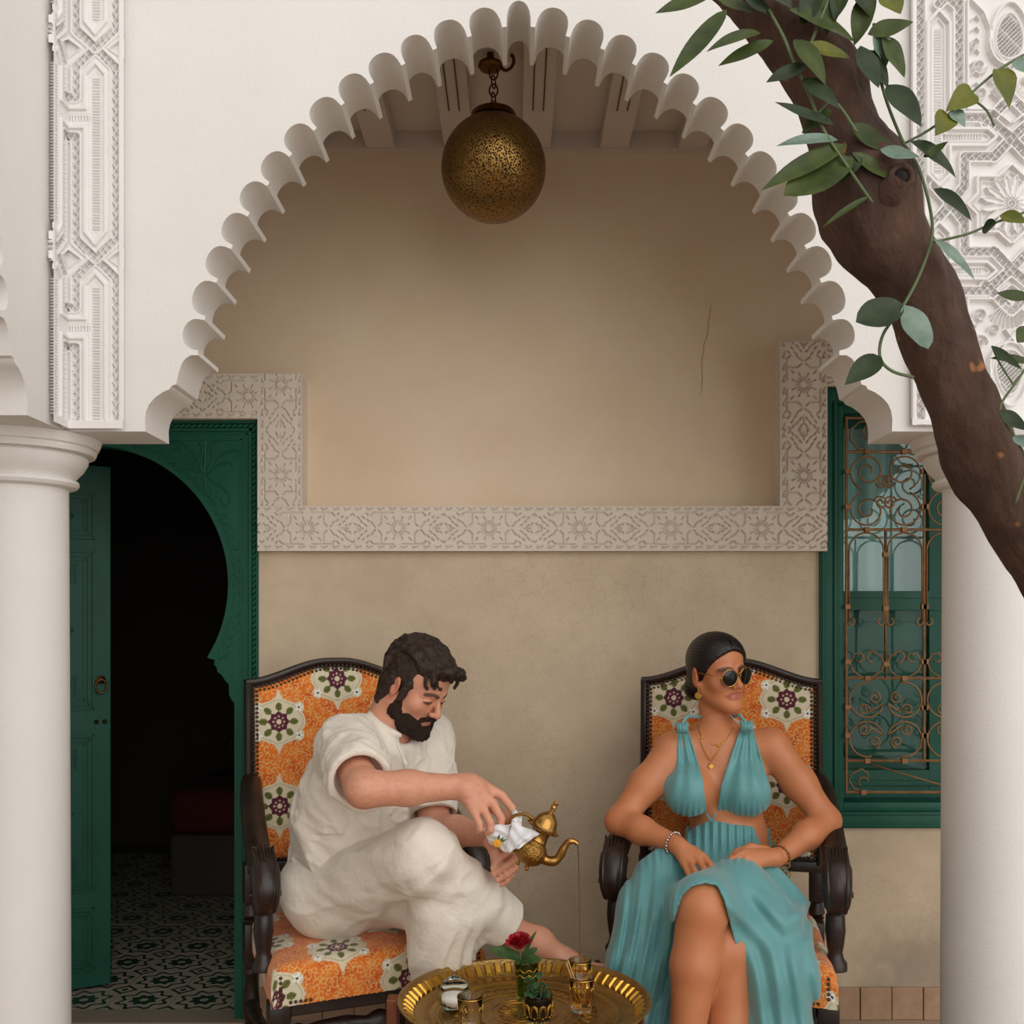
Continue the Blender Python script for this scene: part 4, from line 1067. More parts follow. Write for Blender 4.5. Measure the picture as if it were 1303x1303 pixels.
class Fld:
    def __init__(s, xs, ys, zs):
        s.x, s.y, s.z = xs, ys, zs; s.V = np.full((len(xs), len(ys), len(zs)), 0.5, np.float32)
    def sl(s, lo, hi):
        r = []
        for ax, a, b_ in zip((s.x, s.y, s.z), lo, hi):
            i, j = np.searchsorted(ax, (a, b_)); r.append(slice(max(i-1, 0), min(j+1, len(ax))))
        return tuple(r)
    def grid(s, sl): return s.x[sl[0]][:, None, None], s.y[sl[1]][None, :, None], s.z[sl[2]][None, None, :]
    def op(s, sl, d, k, mode):
        A = s.V[sl]
        if mode == 'sub':
            d = -d; h = np.maximum(k-np.abs(A-d), 0); s.V[sl] = np.maximum(A, d)+h*h/(4*k)
        else:
            h = np.maximum(k-np.abs(A-d), 0); s.V[sl] = np.minimum(A, d)-h*h/(4*k)
    def cap(s, a, b_, ra, rb, k=.02, mode='add'):
        a, b_ = V3(a), V3(b_); m = max(ra, rb)+k+.03
        sl = s.sl(np.minimum(a, b_)-m, np.maximum(a, b_)+m); X, Y, Z = s.grid(sl)
        if X.size*Y.size*Z.size == 0: return
        e = b_-a; q_ = max(float(e@e), 1e-10)
        t = np.clip(((X-a[0])*e[0]+(Y-a[1])*e[1]+(Z-a[2])*e[2])/q_, 0, 1)
        d = np.sqrt((X-a[0]-t*e[0])**2+(Y-a[1]-t*e[1])**2+(Z-a[2]-t*e[2])**2)-(ra+(rb-ra)*t)
        s.op(sl, d.astype(np.float32), k, mode)
    def chain(s, pts, k=.01, mode='add'):
        for (a, ra), (b_, rb) in zip(pts[:-1], pts[1:]): s.cap(a, b_, ra, rb, k, mode)
    def ell(s, c, r, M=None, k=.02, mode='add'):
        c = V3(c); r = V3(r); m = float(r.max())+k+.03; sl = s.sl(c-m, c+m); X, Y, Z = s.grid(sl)
        if X.size*Y.size*Z.size == 0: return
        dx, dy, dz = X-c[0], Y-c[1], Z-c[2]
        if M is not None:
            M = np.array(M); u = [M[0, i]*dx+M[1, i]*dy+M[2, i]*dz for i in range(3)]
        else: u = [dx, dy, dz]
        k0 = np.sqrt((u[0]/r[0])**2+(u[1]/r[1])**2+(u[2]/r[2])**2); k1 = np.sqrt((u[0]/r[0]**2)**2+(u[1]/r[1]**2)**2+(u[2]/r[2]**2)**2)
        s.op(sl, (k0*(k0-1)/np.maximum(k1, 1e-6)).astype(np.float32), k, mode)
    def half(s, p, n, lo=None, hi=None):
        """cut away the side the normal points to"""
        sl = s.sl(lo, hi) if lo is not None else (slice(None),)*3; X, Y, Z = s.grid(sl); n = V3(n)/np.linalg.norm(n)
        d = (X-p[0])*n[0]+(Y-p[1])*n[1]+(Z-p[2])*n[2]
        s.V[sl] = np.maximum(s.V[sl], d.astype(np.float32))
    def band(s, fn, w=.03):
        i = np.nonzero(np.abs(s.V) < w); p = np.stack([s.x[i[0]], s.y[i[1]], s.z[i[2]]], 1).astype(np.float64)
        s.V[i] = fn(p, s.V[i].astype(np.float64)).astype(np.float32)
    def mesh(s):
        V = s.V; ins = V < 0
        n8 = np.zeros(tuple(q_-1 for q_ in V.shape), np.uint8)
        for dx in (0, 1):
            for dy in (0, 1):
                for dz in (0, 1):
                    n8 += ins[dx:dx+n8.shape[0], dy:dy+n8.shape[1], dz:dz+n8.shape[2]]
        act = (n8 > 0) & (n8 < 8)
        ids = np.argwhere(act); idx = np.full(act.shape, -1, np.int32); idx[act] = np.arange(len(ids))
        i, j, k = ids.T; pos = np.zeros((len(ids), 3)); cnt = np.zeros(len(ids))
        cor = [(a, b_, c) for a in (0, 1) for b_ in (0, 1) for c in (0, 1)]
        val = {c: V[i+c[0], j+c[1], k+c[2]] for c in cor}
        co = {c: np.stack([s.x[i+c[0]], s.y[j+c[1]], s.z[k+c[2]]], 1) for c in cor}
        for a in cor:
            for ax in range(3):
                if a[ax]: continue
                b_ = tuple(1 if q_ == ax else a[q_] for q_ in range(3))
                va, vb_ = val[a], val[b_]; m = (va < 0) != (vb_ < 0)
                t = np.where(m, va/np.where(m, va-vb_, 1), 0)[:, None]
                pos += np.where(m[:, None], co[a]+t*(co[b_]-co[a]), 0); cnt += m
        pos /= cnt[:, None]
        quads = []
        for ax in range(3):
            sl0 = [slice(1, -1)]*3; sl1 = [slice(1, -1)]*3
            sl0[ax] = slice(0, -1); sl1[ax] = slice(1, None)
            A, B = ins[tuple(sl0)], ins[tuple(sl1)]
            e = np.argwhere(A != B); fl = A[A != B]
            o = np.array([0 if q_ == ax else 1 for q_ in range(3)]); e = e+o
            u, v = [(1, 2), (2, 0), (0, 1)][ax]
            def cell(du, dv):
                g = e.copy(); g[:, u] += du; g[:, v] += dv; return idx[g[:, 0], g[:, 1], g[:, 2]]
            qd = np.stack([cell(-1, -1), cell(0, -1), cell(0, 0), cell(-1, 0)], 1)
            qd[~fl] = qd[~fl][:, ::-1]; quads.append(qd)
        quads = np.concatenate(quads); quads = quads[(quads >= 0).all(1)]
        return pos, quads
    def build(s, name, material, parent=None, colfn=None, relax=0):
        pos, qd = s.mesh()
        if relax:
            ed = np.concatenate([qd[:, [0, 1]], qd[:, [1, 2]], qd[:, [2, 3]], qd[:, [3, 0]]]); 
            for _ in range(relax):
                acc = np.zeros_like(pos); c = np.zeros(len(pos))
                np.add.at(acc, ed[:, 0], pos[ed[:, 1]]); np.add.at(acc, ed[:, 1], pos[ed[:, 0]]); np.add.at(c, ed[:, 0], 1); np.add.at(c, ed[:, 1], 1)
                pos = pos*.5+.5*acc/np.maximum(c, 1)[:, None]
        me = fast_mesh(name, pos, qd, colors=colfn(pos) if colfn else None); me.materials.append(material)
        return link(name, me, parent)
def polysd(px, py, poly):
    """signed distance (pixels) to a polygon, negative inside"""
    d = np.full(px.shape, 1e9); ins = np.zeros(px.shape, bool); n = len(poly)
    for a in range(n):
        x0, y0 = poly[a]; x1, y1 = poly[(a+1) % n]; ex, ey = x1-x0, y1-y0
        t = np.clip(((px-x0)*ex+(py-y0)*ey)/(ex*ex+ey*ey+1e-9), 0, 1)
        d = np.minimum(d, np.hypot(px-x0-t*ex, py-y0-t*ey))
        if y0 != y1: ins ^= ((y0 > py) != (y1 > py)) & (px < ex*(py-y0)/(y1-y0)+x0)
    return np.where(ins, -d, d)
def proj(p): return CX+F*p[..., 0]/p[..., 1], CY+F*(EYE-p[..., 2])/p[..., 1]
def pp(*rows): return [(V3(P(px, py, D)), r) for px, py, D, r in rows]

def frame(yaw, pitch, roll=0.0):
    """columns right, forward, up; yaw from the camera towards the viewer's right"""
    f = Vector((math.sin(R(yaw))*math.cos(R(pitch)), -math.cos(R(yaw))*math.cos(R(pitch)), math.sin(R(pitch))))
    u = (Vector((0, 0, 1))-f*f.z).normalized(); u = Matrix.Rotation(R(roll), 3, f) @ u; r_ = f.cross(u)
    return np.array([[r_[i], f[i], u[i]] for i in range(3)])

def add_head(Fd, c, M, s, female):
    c = V3(c)
    W = lambda p: c+M @ (V3(p)*s)
    def cap(a, b_, ra, rb, k, mode='add'): Fd.cap(W(a), W(b_), ra*s, rb*s, k*s, mode)
    def ell(p, r, k, mode='add', Mx=None): Fd.ell(W(p), V3(r)*s, M if Mx is None else M @ Mx, k*s, mode)
    ell((0, -.014, .034), (.074, .094, .086), .02)
    ell((0, .034, .046), (.063, .052, .054), .03)
    ell((0, .030, -.035), (.058, .056, .080), .03)
    jw = .050 if female else .056
    for sx in (-1, 1):
        cap((sx*jw, -.002, -.052), (sx*.018, .066, -.098), .018, .018, .03)
        ell((sx*.046, .056, -.026), (.020, .020, .018), .03)
        cap((sx*.016, .083, .020), (sx*.046, .070, .016), .009 if female else .011, .007, .014)
    ell((0, .074, -.101), (.020, .017, .018), .022)
    # nose
    cap((0, .086, .012), (0, .108, -.028), .0065, .0085, .014); ell((0, .109, -.034), (.0105, .0105, .0095), .008)
    for sx in (-1, 1): ell((sx*.0115, .098, -.037), (.0075, .0095, .0075), .006)
    # eyes: socket, ball, lids
    for sx in (-1, 1):
        ell((sx*.031, .096, -.004), (.017, .016, .0105), .012, 'sub')
        ell((sx*.031, .0735, -.005), (.0135, .0128, .0128), .003)
        up = [(sx*.017, .0815, -.006), (sx*.024, .0868, .0005), (sx*.032, .0870, .0022), (sx*.040, .0835, -.0005), (sx*.046, .0765, -.006)]
        for a, b_ in zip(up[:-1], up[1:]): cap(a, b_, .0032, .0032, .003)
        lo = [(sx*.018, .0805, -.008), (sx*.026, .0835, -.0125), (sx*.035, .0830, -.0125), (sx*.045, .0760, -.008)]
        for a, b_ in zip(lo[:-1], lo[1:]): cap(a, b_, .0022, .0022, .004)
    # mouth
    fu = .0040
    for sx in (-1, 1):
        cap((0, .0890, -.0622), (sx*.013, .0866, -.0622), fu, fu*.9, .006); cap((sx*.013, .0866, -.0622), (sx*.026, .0772, -.0632), fu*.9, .002, .006)
        cap((0, .0872, -.0718), (sx*.013, .0852, -.0712), .0048, .0044, .008); cap((sx*.013, .0852, -.0712), (sx*.026, .0770, -.0642), .0044, .002, .008)
        cap((0, .0950, -.0668), (sx*.013, .0925, -.0668), .0012, .0012, .003, 'sub'); cap((sx*.013, .0925, -.0668), (sx*.027, .0805, -.0640), .0012, .001, .003, 'sub')
    cap((0, .0945, -.046), (0, .0935, -.056), .0025, .003, .005, 'sub')
    # ears
    for sx in (-1, 1):
        er = np.array(Matrix.Rotation(sx*R(-30), 3, 'Z') @ Matrix.Rotation(R(-8), 3, 'X'))
        ell((sx*.079, -.010, -.006), (.0085, .0200, .032), .006, Mx=er); ell((sx*.071, -.004, -.032), (.007, .010, .012), .006)
        ell((sx*.090, -.004, -.004), (.007, .0115, .020), .004, 'sub', Mx=er)
        cap((sx*.078, .000, .006), (sx*.078, .003, -.014), .003, .003, .004)
def head_local(p, c, M, s): return ((p-V3(c)) @ M)/s
LIN = lambda c: np.array(srgb(c))
def mixc(C, m, col):
    C[:] = C*(1-m[:, None])+LIN(col)*m[:, None]
def soft(d, w): return np.clip(1-d/w, 0, 1)
def seg_d(q_, a, b_):
    a, b_ = V3(a), V3(b_); e = b_-a; t = np.clip(((q_-a) @ e)/(e @ e), 0, 1); return np.linalg.norm(q_-a-t[:, None]*e, axis=1)
def face_colors(C, p, c, M, s, female, lips, brow, iris):
    q_ = head_local(p, c, M, s)
    hd = (np.linalg.norm(q_, axis=1) < .19)
    m = np.minimum.reduce([seg_d(q_, (-.023, .081, -.0635), (0, .092, -.0625)), seg_d(q_, (.023, .081, -.0635), (0, .092, -.0625)), seg_d(q_, (-.022, .081, -.0660), (0, .0905, -.0722)), seg_d(q_, (.022, .081, -.0660), (0, .0905, -.0722))])
    mixc(C, np.clip((.0075-m)/.0025, 0, 1)*hd*.8, lips)
    m = np.minimum(seg_d(q_, (-.026, .080, -.0640), (0, .0915, -.0668)), seg_d(q_, (.026, .080, -.0640), (0, .0915, -.0668)))
    mixc(C, np.clip((.0022-m)/.001, 0, 1)*.8*hd, (90, 40, 34))
    for sx in (-1, 1):
        bt = [(sx*.014, .094, .0175), (sx*.030, .092, .0235), (sx*.050, .074, .0175)]
        m = np.minimum(seg_d(q_, bt[0], bt[1]), seg_d(q_, bt[1], bt[2]))
        mixc(C, np.clip((.0075-m)/.003, 0, 1)*.85*hd, brow)
        e = np.linalg.norm((q_-V3((sx*.031, .0735, -.005))), axis=1)
        vis = hd & (q_[:, 1] > .078) & (np.abs(q_[:, 2]+.005) < .0052) & (np.abs(q_[:, 0]-sx*.031) < .0125)
        if not female: vis &= q_[:, 2] < -.0045      # lids lowered
        C[vis] = LIN((206, 196, 188) if female else (120, 80, 64))
        ir = vis & (np.hypot(q_[:, 0]-sx*.031, q_[:, 2]+.006) < .0058); C[ir] = LIN(iris)
        up = [(sx*.017, .084, -.003), (sx*.024, .089, -.0008), (sx*.032, .0895, -.0002), (sx*.040, .086, -.0018), (sx*.047, .0775, -.006)]
        m = np.minimum.reduce([seg_d(q_, a, b_) for a, b_ in zip(up[:-1], up[1:])])
        mixc(C, np.clip((.0032-m)/.0012, 0, 1)*.85*hd, (40, 24, 20))
    # ears and cheeks a little redder
    mixc(C, np.clip((np.abs(q_[:, 0])-.070)/.008, 0, 1)*.35*hd*(q_[:, 1] < .02)*(q_[:, 2] > -.05), (196, 104, 84))
    mixc(C, (soft(np.linalg.norm(q_-V3((.045, .065, -.03)), axis=1), .03)+soft(np.linalg.norm(q_-V3((-.045, .065, -.03)), axis=1), .03)+soft(np.linalg.norm(q_-V3((0, .112, -.033)), axis=1), .018))*.3*hd, (206, 112, 88))
    return q_, hd
def torso_frame(fx, fy, tilt=0.0):
    f = Vector((fx, fy, 0)).normalized(); u = Vector((0, 0, 1)); l = f.cross(u)
    Mx = np.array([[l[i], f[i], u[i]] for i in range(3)])
    if tilt: Mx = np.array(Matrix.Rotation(R(tilt), 3, l)) @ Mx
    return Mx
m_skin_m = mat('skin_light', (214, 158, 130), .5, attr='Col', sss=.12, bump=.06, bump_scale=260)
m_skin_w = mat('skin_tan', (186, 124, 88), .45, attr='Col', sss=.12, bump=.04, bump_scale=260)

# ================================================================== THE MAN
HipR, KneeR, AnkR = V3((-.50, 2.86, .59)), V3((-.221, 2.56, .752)), V3((.004, 2.75, .505))
HipL, KneeL, AnkL = V3((-.37, 2.98, .585)), V3((-.176, 2.635, .602)), V3((-.205, 2.75, .09))
Pel, Che, Nek = V3((-.435, 2.92, .62)), V3((-.390, 2.89, .88)), V3((-.338, 2.855, 1.03))
ShR, ElR, WrR = V3((-.440, 2.735, 1.000)), V3(P(463, 1004, 2.47)), V3(P(588, 1001, 2.545))
ShL, ElL, WrL = V3((-.245, 2.985, .992)), V3((-.215, 2.85, .765)), V3(P(618, 1064, 2.675))
HM = frame(56, -29, -3); HC = V3(P(529, 873, 2.83)); HS = .93
man = tag(empty('person', (-.42, 2.9, 0)), 'bearded person in cream linen shirt and trousers pouring tea, legs crossed', 'person')
inv = Matrix.Translation((.42, -2.9, 0))
def child(o, par): o.parent = par; o.matrix_parent_inverse = par.matrix_world.inverted() if False else Matrix.Translation(-par.location); return o

xs = axis(-.66, .30, .006, [(-.42, .02, .0027)]); ys = axis(2.38, 3.14, .006, [(2.47, 2.97, .0028)]); zs = axis(.0, 1.32, .007, [(.72, .95, .003), (1.0, 1.30, .0027)])
B = Fld(xs, ys, zs)
TM = torso_frame(.82, -.57, -8)
B.ell(Pel, (.15, .11, .11), TM, .05); B.ell((-.415, 2.905, .74), (.14, .10, .15), TM, .05); B.ell(Che, (.155, .105, .17), TM, .05)
B.cap(Che+V3((0, 0, .09)), ShR, .06, .05, .05); B.cap(Che+V3((0, 0, .09)), ShL, .06, .05, .05)
B.cap(Nek, HC+HM @ V3((0, -.028, -.05)), .060, .055, .04); B.cap(Nek+V3((-.02, .02, -.02)), HC+HM @ V3((0, -.03, -.03)), .055, .052, .04)
B.cap(ShR, ElR, .052, .042, .03); B.cap(ElR, ElR*.55+WrR*.45, .043, .040, .02); B.cap(ElR*.55+WrR*.45, WrR, .040, .028, .02)
B.cap(ShL, ElL, .050, .042, .03); B.cap(ElL, ElL*.55+WrL*.45, .043, .040, .02); B.cap(ElL*.55+WrL*.45, WrL, .039, .027, .02)
B.cap(HipR, KneeR, .085, .058, .04); B.cap(KneeR, KneeR*.6+AnkR*.4, .056, .055, .02); B.cap(KneeR*.6+AnkR*.4, AnkR, .055, .036, .02)
B.cap(HipL, KneeL, .085, .058, .04); B.cap(KneeL, AnkL, .055, .036, .02)
# crossed foot: heel, instep, ball, toes
ft = [(V3(P(652, 1196, 2.79)), .034), (V3(P(684, 1200, 2.785)), .034), (V3(P(716, 1221, 2.79)), .028), (V3(P(744, 1231, 2.795)), .025)]
B.chain(ft, .03); B.cap(AnkR, ft[1][0], .036, .034, .03)
for k, (dx, dy, L_) in enumerate(((759, 1229, 16), (757, 1231, 13), (753, 1234, 11), (749, 1237, 9), (745, 1240, 7))):
    B.cap(P(dx-8, dy, 2.775+.014*k), P(dx+L_*.7, dy+2, 2.770+.014*k), .0105-.001*k, .0095-.001*k, .008)
B.chain([(AnkL, .036), (AnkL+V3((.06, -.08, -.03)), .032), (AnkL+V3((.11, -.16, -.05)), .026)], .03)
add_head(B, HC, HM, HS, False)
# right hand over the wrapped handle
K = dict(i=(638, 1012, 2.560), m=(627, 1022, 2.535), r=(615, 1030, 2.520), p=(603, 1033, 2.512))
for key, w_ in (('i', (600, 995, 2.565)), ('m', (597, 998, 2.545)), ('r', (594, 1003, 2.53)), ('p', (592, 1008, 2.525))):
    B.chain(pp((w_[0], w_[1], w_[2], .021), (K[key][0], K[key][1], K[key][2], .0110)), .014)
B.cap(WrR, P(604, 1002, 2.545), .028, .024, .02)
B.chain(pp((638, 1012, 2.56, .0112), (651, 1028, 2.552, .0100), (656, 1043, 2.545, .0090), (652, 1053, 2.54, .0076)), .003)
B.chain(pp((627, 1022, 2.535, .0112), (638, 1042, 2.520, .0098), (637, 1055, 2.515, .0088), (632, 1060, 2.52, .0076)), .003)
B.chain(pp((615, 1030, 2.52, .0106), (624, 1047, 2.507, .0094), (624, 1056, 2.506, .0086), (620, 1060, 2.512, .0074)), .003)
B.chain(pp((603, 1033, 2.512, .0098), (610, 1048, 2.502, .0084), (611, 1055, 2.502, .0076), (608, 1058, 2.51, .0066)), .003)
B.chain(pp((604, 1010, 2.58, .017), (626, 1026, 2.590, .0135), (643, 1040, 2.585, .011), (650, 1049, 2.575, .009)), .012)
# left hand below, steadying the cloth
for (x_, y_, d_) in ((645, 1076, 2.645), (651, 1085, 2.64), (653, 1094, 2.635), (652, 1103, 2.635)):
    B.chain(pp((628, 1066, 2.672, .019), (x_, y_, d_, .011)), .012)
B.chain(pp((645, 1076, 2.645, .011), (649, 1082, 2.600, .0092), (636, 1092, 2.582, .0085), (627, 1104, 2.580, .0075)), .004)
B.chain(pp((651, 1085, 2.64, .011), (656, 1093, 2.592, .0092), (642, 1103, 2.574, .0085), (628, 1112, 2.574, .0075)), .004)
B.chain(pp((653, 1094, 2.635, .0105), (656, 1104, 2.594, .0088), (645, 1113, 2.576, .0082), (633, 1120, 2.576, .0070)), .004)
B.chain(pp((652, 1103, 2.635, .0095), (652, 1112, 2.604, .0080), (645, 1120, 2.590, .0074), (638, 1126, 2.590, .0064)), .004)
B.chain(pp((626, 1064, 2.655, .015), (622, 1072, 2.612, .012), (628, 1084, 2.590, .0100), (631, 1094, 2.585, .0078)), .010)
SKM = (212, 150, 122)
def man_col(p):
    C = np.tile(LIN(SKM), (len(p), 1))
    n = vnoise(p*45)*.5+vnoise(p*140, 3)*.5; C *= (.92+.16*n)[:, None]
    face_colors(C, p, HC, HM, HS, False, (196, 116, 104), (44, 30, 24), (50, 36, 26))
    arm = (np.minimum(seg_d(p, ElR, WrR), seg_d(p, ElL, WrL)) < .06)*.28*np.clip(vnoise(p*V3((70, 240, 240)), 5)*1.6-.7, 0, 1)*.7
    mixc(C, arm, (110, 66, 48))                                   # fine hair on the forearms
    for nl in ((655, 1051, 2.531), (627, 1105, 2.573), (629, 1113, 2.567), (631, 1095, 2.578)):
        mixc(C, soft(np.linalg.norm(p-V3(P(*nl)), axis=1), .006)*.6, (232, 186, 170))
    return C
child(B.build('body', m_skin_m, None, man_col, relax=1), man)

# shirt
m_linen = mat('cream_linen', (232, 222, 208), .88, var=.06, var_scale=30, bump=.26, bump_scale=80, bump_detail=9, sheen=.1)
xs = axis(-.68, -.14, .0045); ys = axis(2.40, 3.16, .0045); zs = axis(.53, 1.09, .0042)
S = Fld(xs, ys, zs)
S.ell((-.430, 2.91, .70), (.180, .150, .15), TM, .06); S.ell((-.425, 2.905, .80), (.178, .145, .18), TM, .06); S.ell(Che+V3((-.008, .0, .02)), (.182, .132, .165), TM, .06)
S.cap((-.54, 2.955, .62), (-.50, 2.95, .80), .085, .10, .06)
S.cap(Nek+V3((-.01, 0, -.045)), ShR+V3((0, 0, -.008)), .068, .066, .05); S.cap(Nek+V3((-.01, 0, -.045)), ShL+V3((0, 0, -.008)), .068, .062, .05)
hemR = ShR+(ElR-ShR)*.80; hemL = ShL+(ElL-ShL)*.85
S.cap(ShR, ElR, .070, .074, .04); S.cap(ShL, ElL, .066, .064, .04)
def streak(p, d, fa, fc, seed):
    """noise stretched along d: long soft cloth creases, -0.5..0.5"""
    d = Vector(d).normalized(); u = d.orthogonal().normalized(); w = d.cross(u)
    wob = (vnoise(p*6, seed+50)-.5)*.05
    return vnoise(np.stack([(p @ V3(d))*fa, (p @ V3(u)+wob)*fc, (p @ V3(w)+wob)*fc], 1), seed)-.5
def ridge(p, d, fa, fc, seed, pw=5): return (1-2*np.abs(streak(p, d, fa, fc, seed)))**pw
def folds(p, v):
    n = (vnoise(p*V3((9, 9, 5)), 2)-.5)*.018+(vnoise(p*V3((22, 22, 9))+3, 4)-.5)*.008
    # soft drag lines from the shoulder across to the lap
    d = (p[:, 0]*.8-p[:, 1]*.35+p[:, 2]*.75)
    n += .0*d
    n += streak(p, V3((.45, -.25, -.85)), 4.5, 24, 31)*.015*np.clip((1.0-p[:, 2])*6, .15, 1)+streak(p, V3((.6, -.3, -.7)), 8, 48, 32)*.006
    n -= ridge(p, V3((.5, -.3, -.8)), 3.5, 17, 35)*.0085*np.clip((1.0-p[:, 2])*6, .1, 1)+ridge(p, V3((.9, -.3, -.3)), 6, 26, 36)*.005
    # sleeve creases around the upper arm
    t = ((p-ShR) @ (ElR-ShR))/((ElR-ShR) @ (ElR-ShR)); n += .004*np.sin(t*22+5*vnoise(p*20, 6))*np.clip(t*2, 0, 1)*(t < 1.1)
    return v+n
S.band(folds, .035)
S.cap(Nek+V3((.005, 0, -.01)), Nek+V3((.035, -.03, .14)), .058, .066, .010, 'sub')
S.cap(Nek+V3((.055, -.045, .0)), V3(P(515, 968, 2.70)), .034, .006, .012, 'sub')
e = (ElR-ShR)/np.linalg.norm(ElR-ShR)
S.half(hemR, e, hemR-.12, hemR+V3((.13, .05, .13)))
e2 = (ElL-ShL)/np.linalg.norm(ElL-ShL); S.half(hemL, e2, hemL-V3((.06, .08, .12)), hemL+.12)
S.cap(hemR-e*.02, ElR, .058, .064, .006, 'sub'); S.cap(hemL-e2*.02, ElL, .052, .054, .006, 'sub')
# band collar and placket edge
ring_c = Nek+V3((.008, -.006, .004)); cM = HM*.35+torso_frame(.82, -.57, -18)*.65
pts = []
for k in range(-15, 16):
    a = k/15*math.radians(150); v = cM @ V3((math.sin(a)*.070, -math.cos(a)*.066, .010-.018*(1-math.cos(a))*.5)); pts.append((ring_c+v, .0055))
S.chain(pts, .008); S.chain([(a+cM @ V3((0, .004, .016)), r_) for a, r_ in pts], .010)
S.chain([(V3(P(505, 945, 2.715)), .004), (V3(P(516, 972, 2.69)), .0045), (V3(P(514, 1010, 2.70)), .004)], .01)
shirt = child(S.build('shirt', m_linen, None), man)
# trousers
xs = axis(-.68, .06, .0048); ys = axis(2.42, 3.16, .0048); zs = axis(.05, .88, .0048)
T = Fld(xs, ys, zs)
T.ell(Pel+V3((-.01, .0, -.01)), (.178, .142, .128), TM, .06); T.ell(HipR+V3((-.01, .0, .0)), (.115, .125, .115), None, .05); T.ell(HipL, (.11, .11, .105), None, .05)
T.cap(HipR, KneeR, .112, .078, .05); T.cap(KneeR, KneeR*.45+AnkR*.55, .078, .070, .03); T.cap(KneeR*.45+AnkR*.55, AnkR, .070, .058, .03)
T.cap(HipL, KneeL, .105, .080, .04); T.cap(KneeL, KneeL*.5+AnkL*.5, .080, .076, .03); T.cap(KneeL*.5+AnkL*.5, AnkL, .076, .066, .03)
T.half((0, 0, .468), (0, 0, -1), (-.68, 2.70, .3), (-.36, 3.16, .6))
def tfolds(p, v):
    n = (vnoise(p*V3((8, 8, 8)), 12)-.5)*.016
    # long soft creases that run along each limb
    dth, dsh, dl = seg_d(p, HipR, KneeR), seg_d(p, KneeR, AnkR), seg_d(p, KneeL, AnkL)
    wt = np.clip((.16-dth)/.06, 0, 1)*np.clip((dsh-.06)/.05, 0, 1); ws = np.clip((.10-dsh)/.04, 0, 1)
    n += streak(p, KneeR-HipR, 5, 26, 21)*.013*wt+streak(p, (KneeR-HipR)+V3((0, 0, -.35)), 6, 30, 24)*.009*wt
    n += streak(p, V3(P(470, 1080, 2.7))-V3(P(560, 1130, 2.6)), 7, 34, 26)*.012*np.clip(1-np.linalg.norm(p-V3(P(540, 1128, 2.58)), axis=1)/.12, 0, 1)
    n += streak(p, (AnkR-KneeR)+V3((0, .2, .1)), 8, 30, 22)*.010*ws
    n -= ridge(p, (KneeR-HipR)+V3((0, 0, -.12)), 4, 15, 41)*.008*wt+ridge(p, (AnkR-KneeR)+V3((-.1, .1, .25)), 5, 17, 42)*.007*ws+ridge(p, V3((.1, .1, 1)), 4, 17, 43)*.009*np.clip((.11-dl)/.04, 0, 1)
    t = seg_d(p, KneeL, AnkL) < .11
    n += .005*np.sin((p[:, 0]*1.0+p[:, 1]*.6)*120+6*vnoise(p*V3((6, 6, 3)), 5))*t*np.clip((.62-p[:, 2])*9, 0, 1)
    t2 = ((p-KneeR) @ (AnkR-KneeR))/((AnkR-KneeR) @ (AnkR-KneeR))
    n += .003*np.sin(t2*26+6*vnoise(p*14, 7))*(t2 > 0)*(seg_d(p, KneeR, AnkR) < .1)
    return v+n
T.band(tfolds, .035)
e = (AnkR-KneeR)/np.linalg.norm(AnkR-KneeR); hem = KneeR+(AnkR-KneeR)*.84
T.half(hem, e, hem-V3((.09, .12, .16)), hem+.16)
T.cap(hem-e*.03, hem+e*.05, .046, .050, .005, 'sub')
child(T.build('trousers', m_linen, None), man)
for k, (x_, y_) in enumerate(((512, 985), (510, 1012), (497, 1036))):
    child(MB().lathe([(0, .005), (.0015, .005), (.002, .0001)], P(x_, y_, 2.685+.005*k), (.5, -.85, .1), 12).build('button', mat('shell_button', (214, 202, 186), .35), None, smooth=True), shirt).parent = shirt
# hair
m_hair = mat('brown_hair', (58, 40, 30), .45, col2=(30, 20, 15), var_scale=60, bump=.5, bump_scale=220, spec=.4)
lo, hi = HC-.17, HC+.17
Hf = Fld(axis(lo[0], hi[0], .0026), axis(lo[1], hi[1], .0026), axis(lo[2], hi[2], .0026))
def hW(p): return HC+HM @ (V3(p)*HS)
Hf.ell(hW((0, -.018, .044)), V3((.082, .102, .090))*HS, HM, .01)
Hf.half(hW((0, .026, -.02)), HM @ V3((0, .86, -.51)))
Hf.cap(hW((0, -.078, -.03)), hW((0, -.070, -.075)), .040, .036, .03)
Hf.half(hW((0, 0, -.098)), HM @ V3((0, .1, -1)))
rg = random.Random(5)
for i in range(46):                      # wavy locks swept back over the crown
    x0 = rg.uniform(-.068, .068); pts = []; ph = rg.uniform(0, 6)
    y0 = .092-.35*abs(x0)
    for j in range(9):
        t = j/8; an = R(62)-t*R(175)
        r_y, r_z = .100+.004*math.sin(j*1.5+ph), .092+.004*math.sin(j*1.4+ph)
        w_ = math.sqrt(max(0.05, 1-(x0/.083)**2))
        pts.append((hW((x0*(1+.12*math.sin(j*1.1+ph)), -.018+r_y*w_*math.sin(an+R(10)) if False else -.016+r_y*w_*math.cos(R(90)-an), .044+r_z*w_*math.sin(R(90)-an))), .0065+.003*math.sin(math.pi*t)))
    Hf.chain(pts, .004)
Hf.ell(hW((0, .050, .088)), V3((.062, .048, .030))*HS, HM, .02)
for sx in (-1, 1): Hf.cap(hW((sx*.064, -.036, .0)), hW((sx*.050, -.052, -.072)), .024, .022, .02)
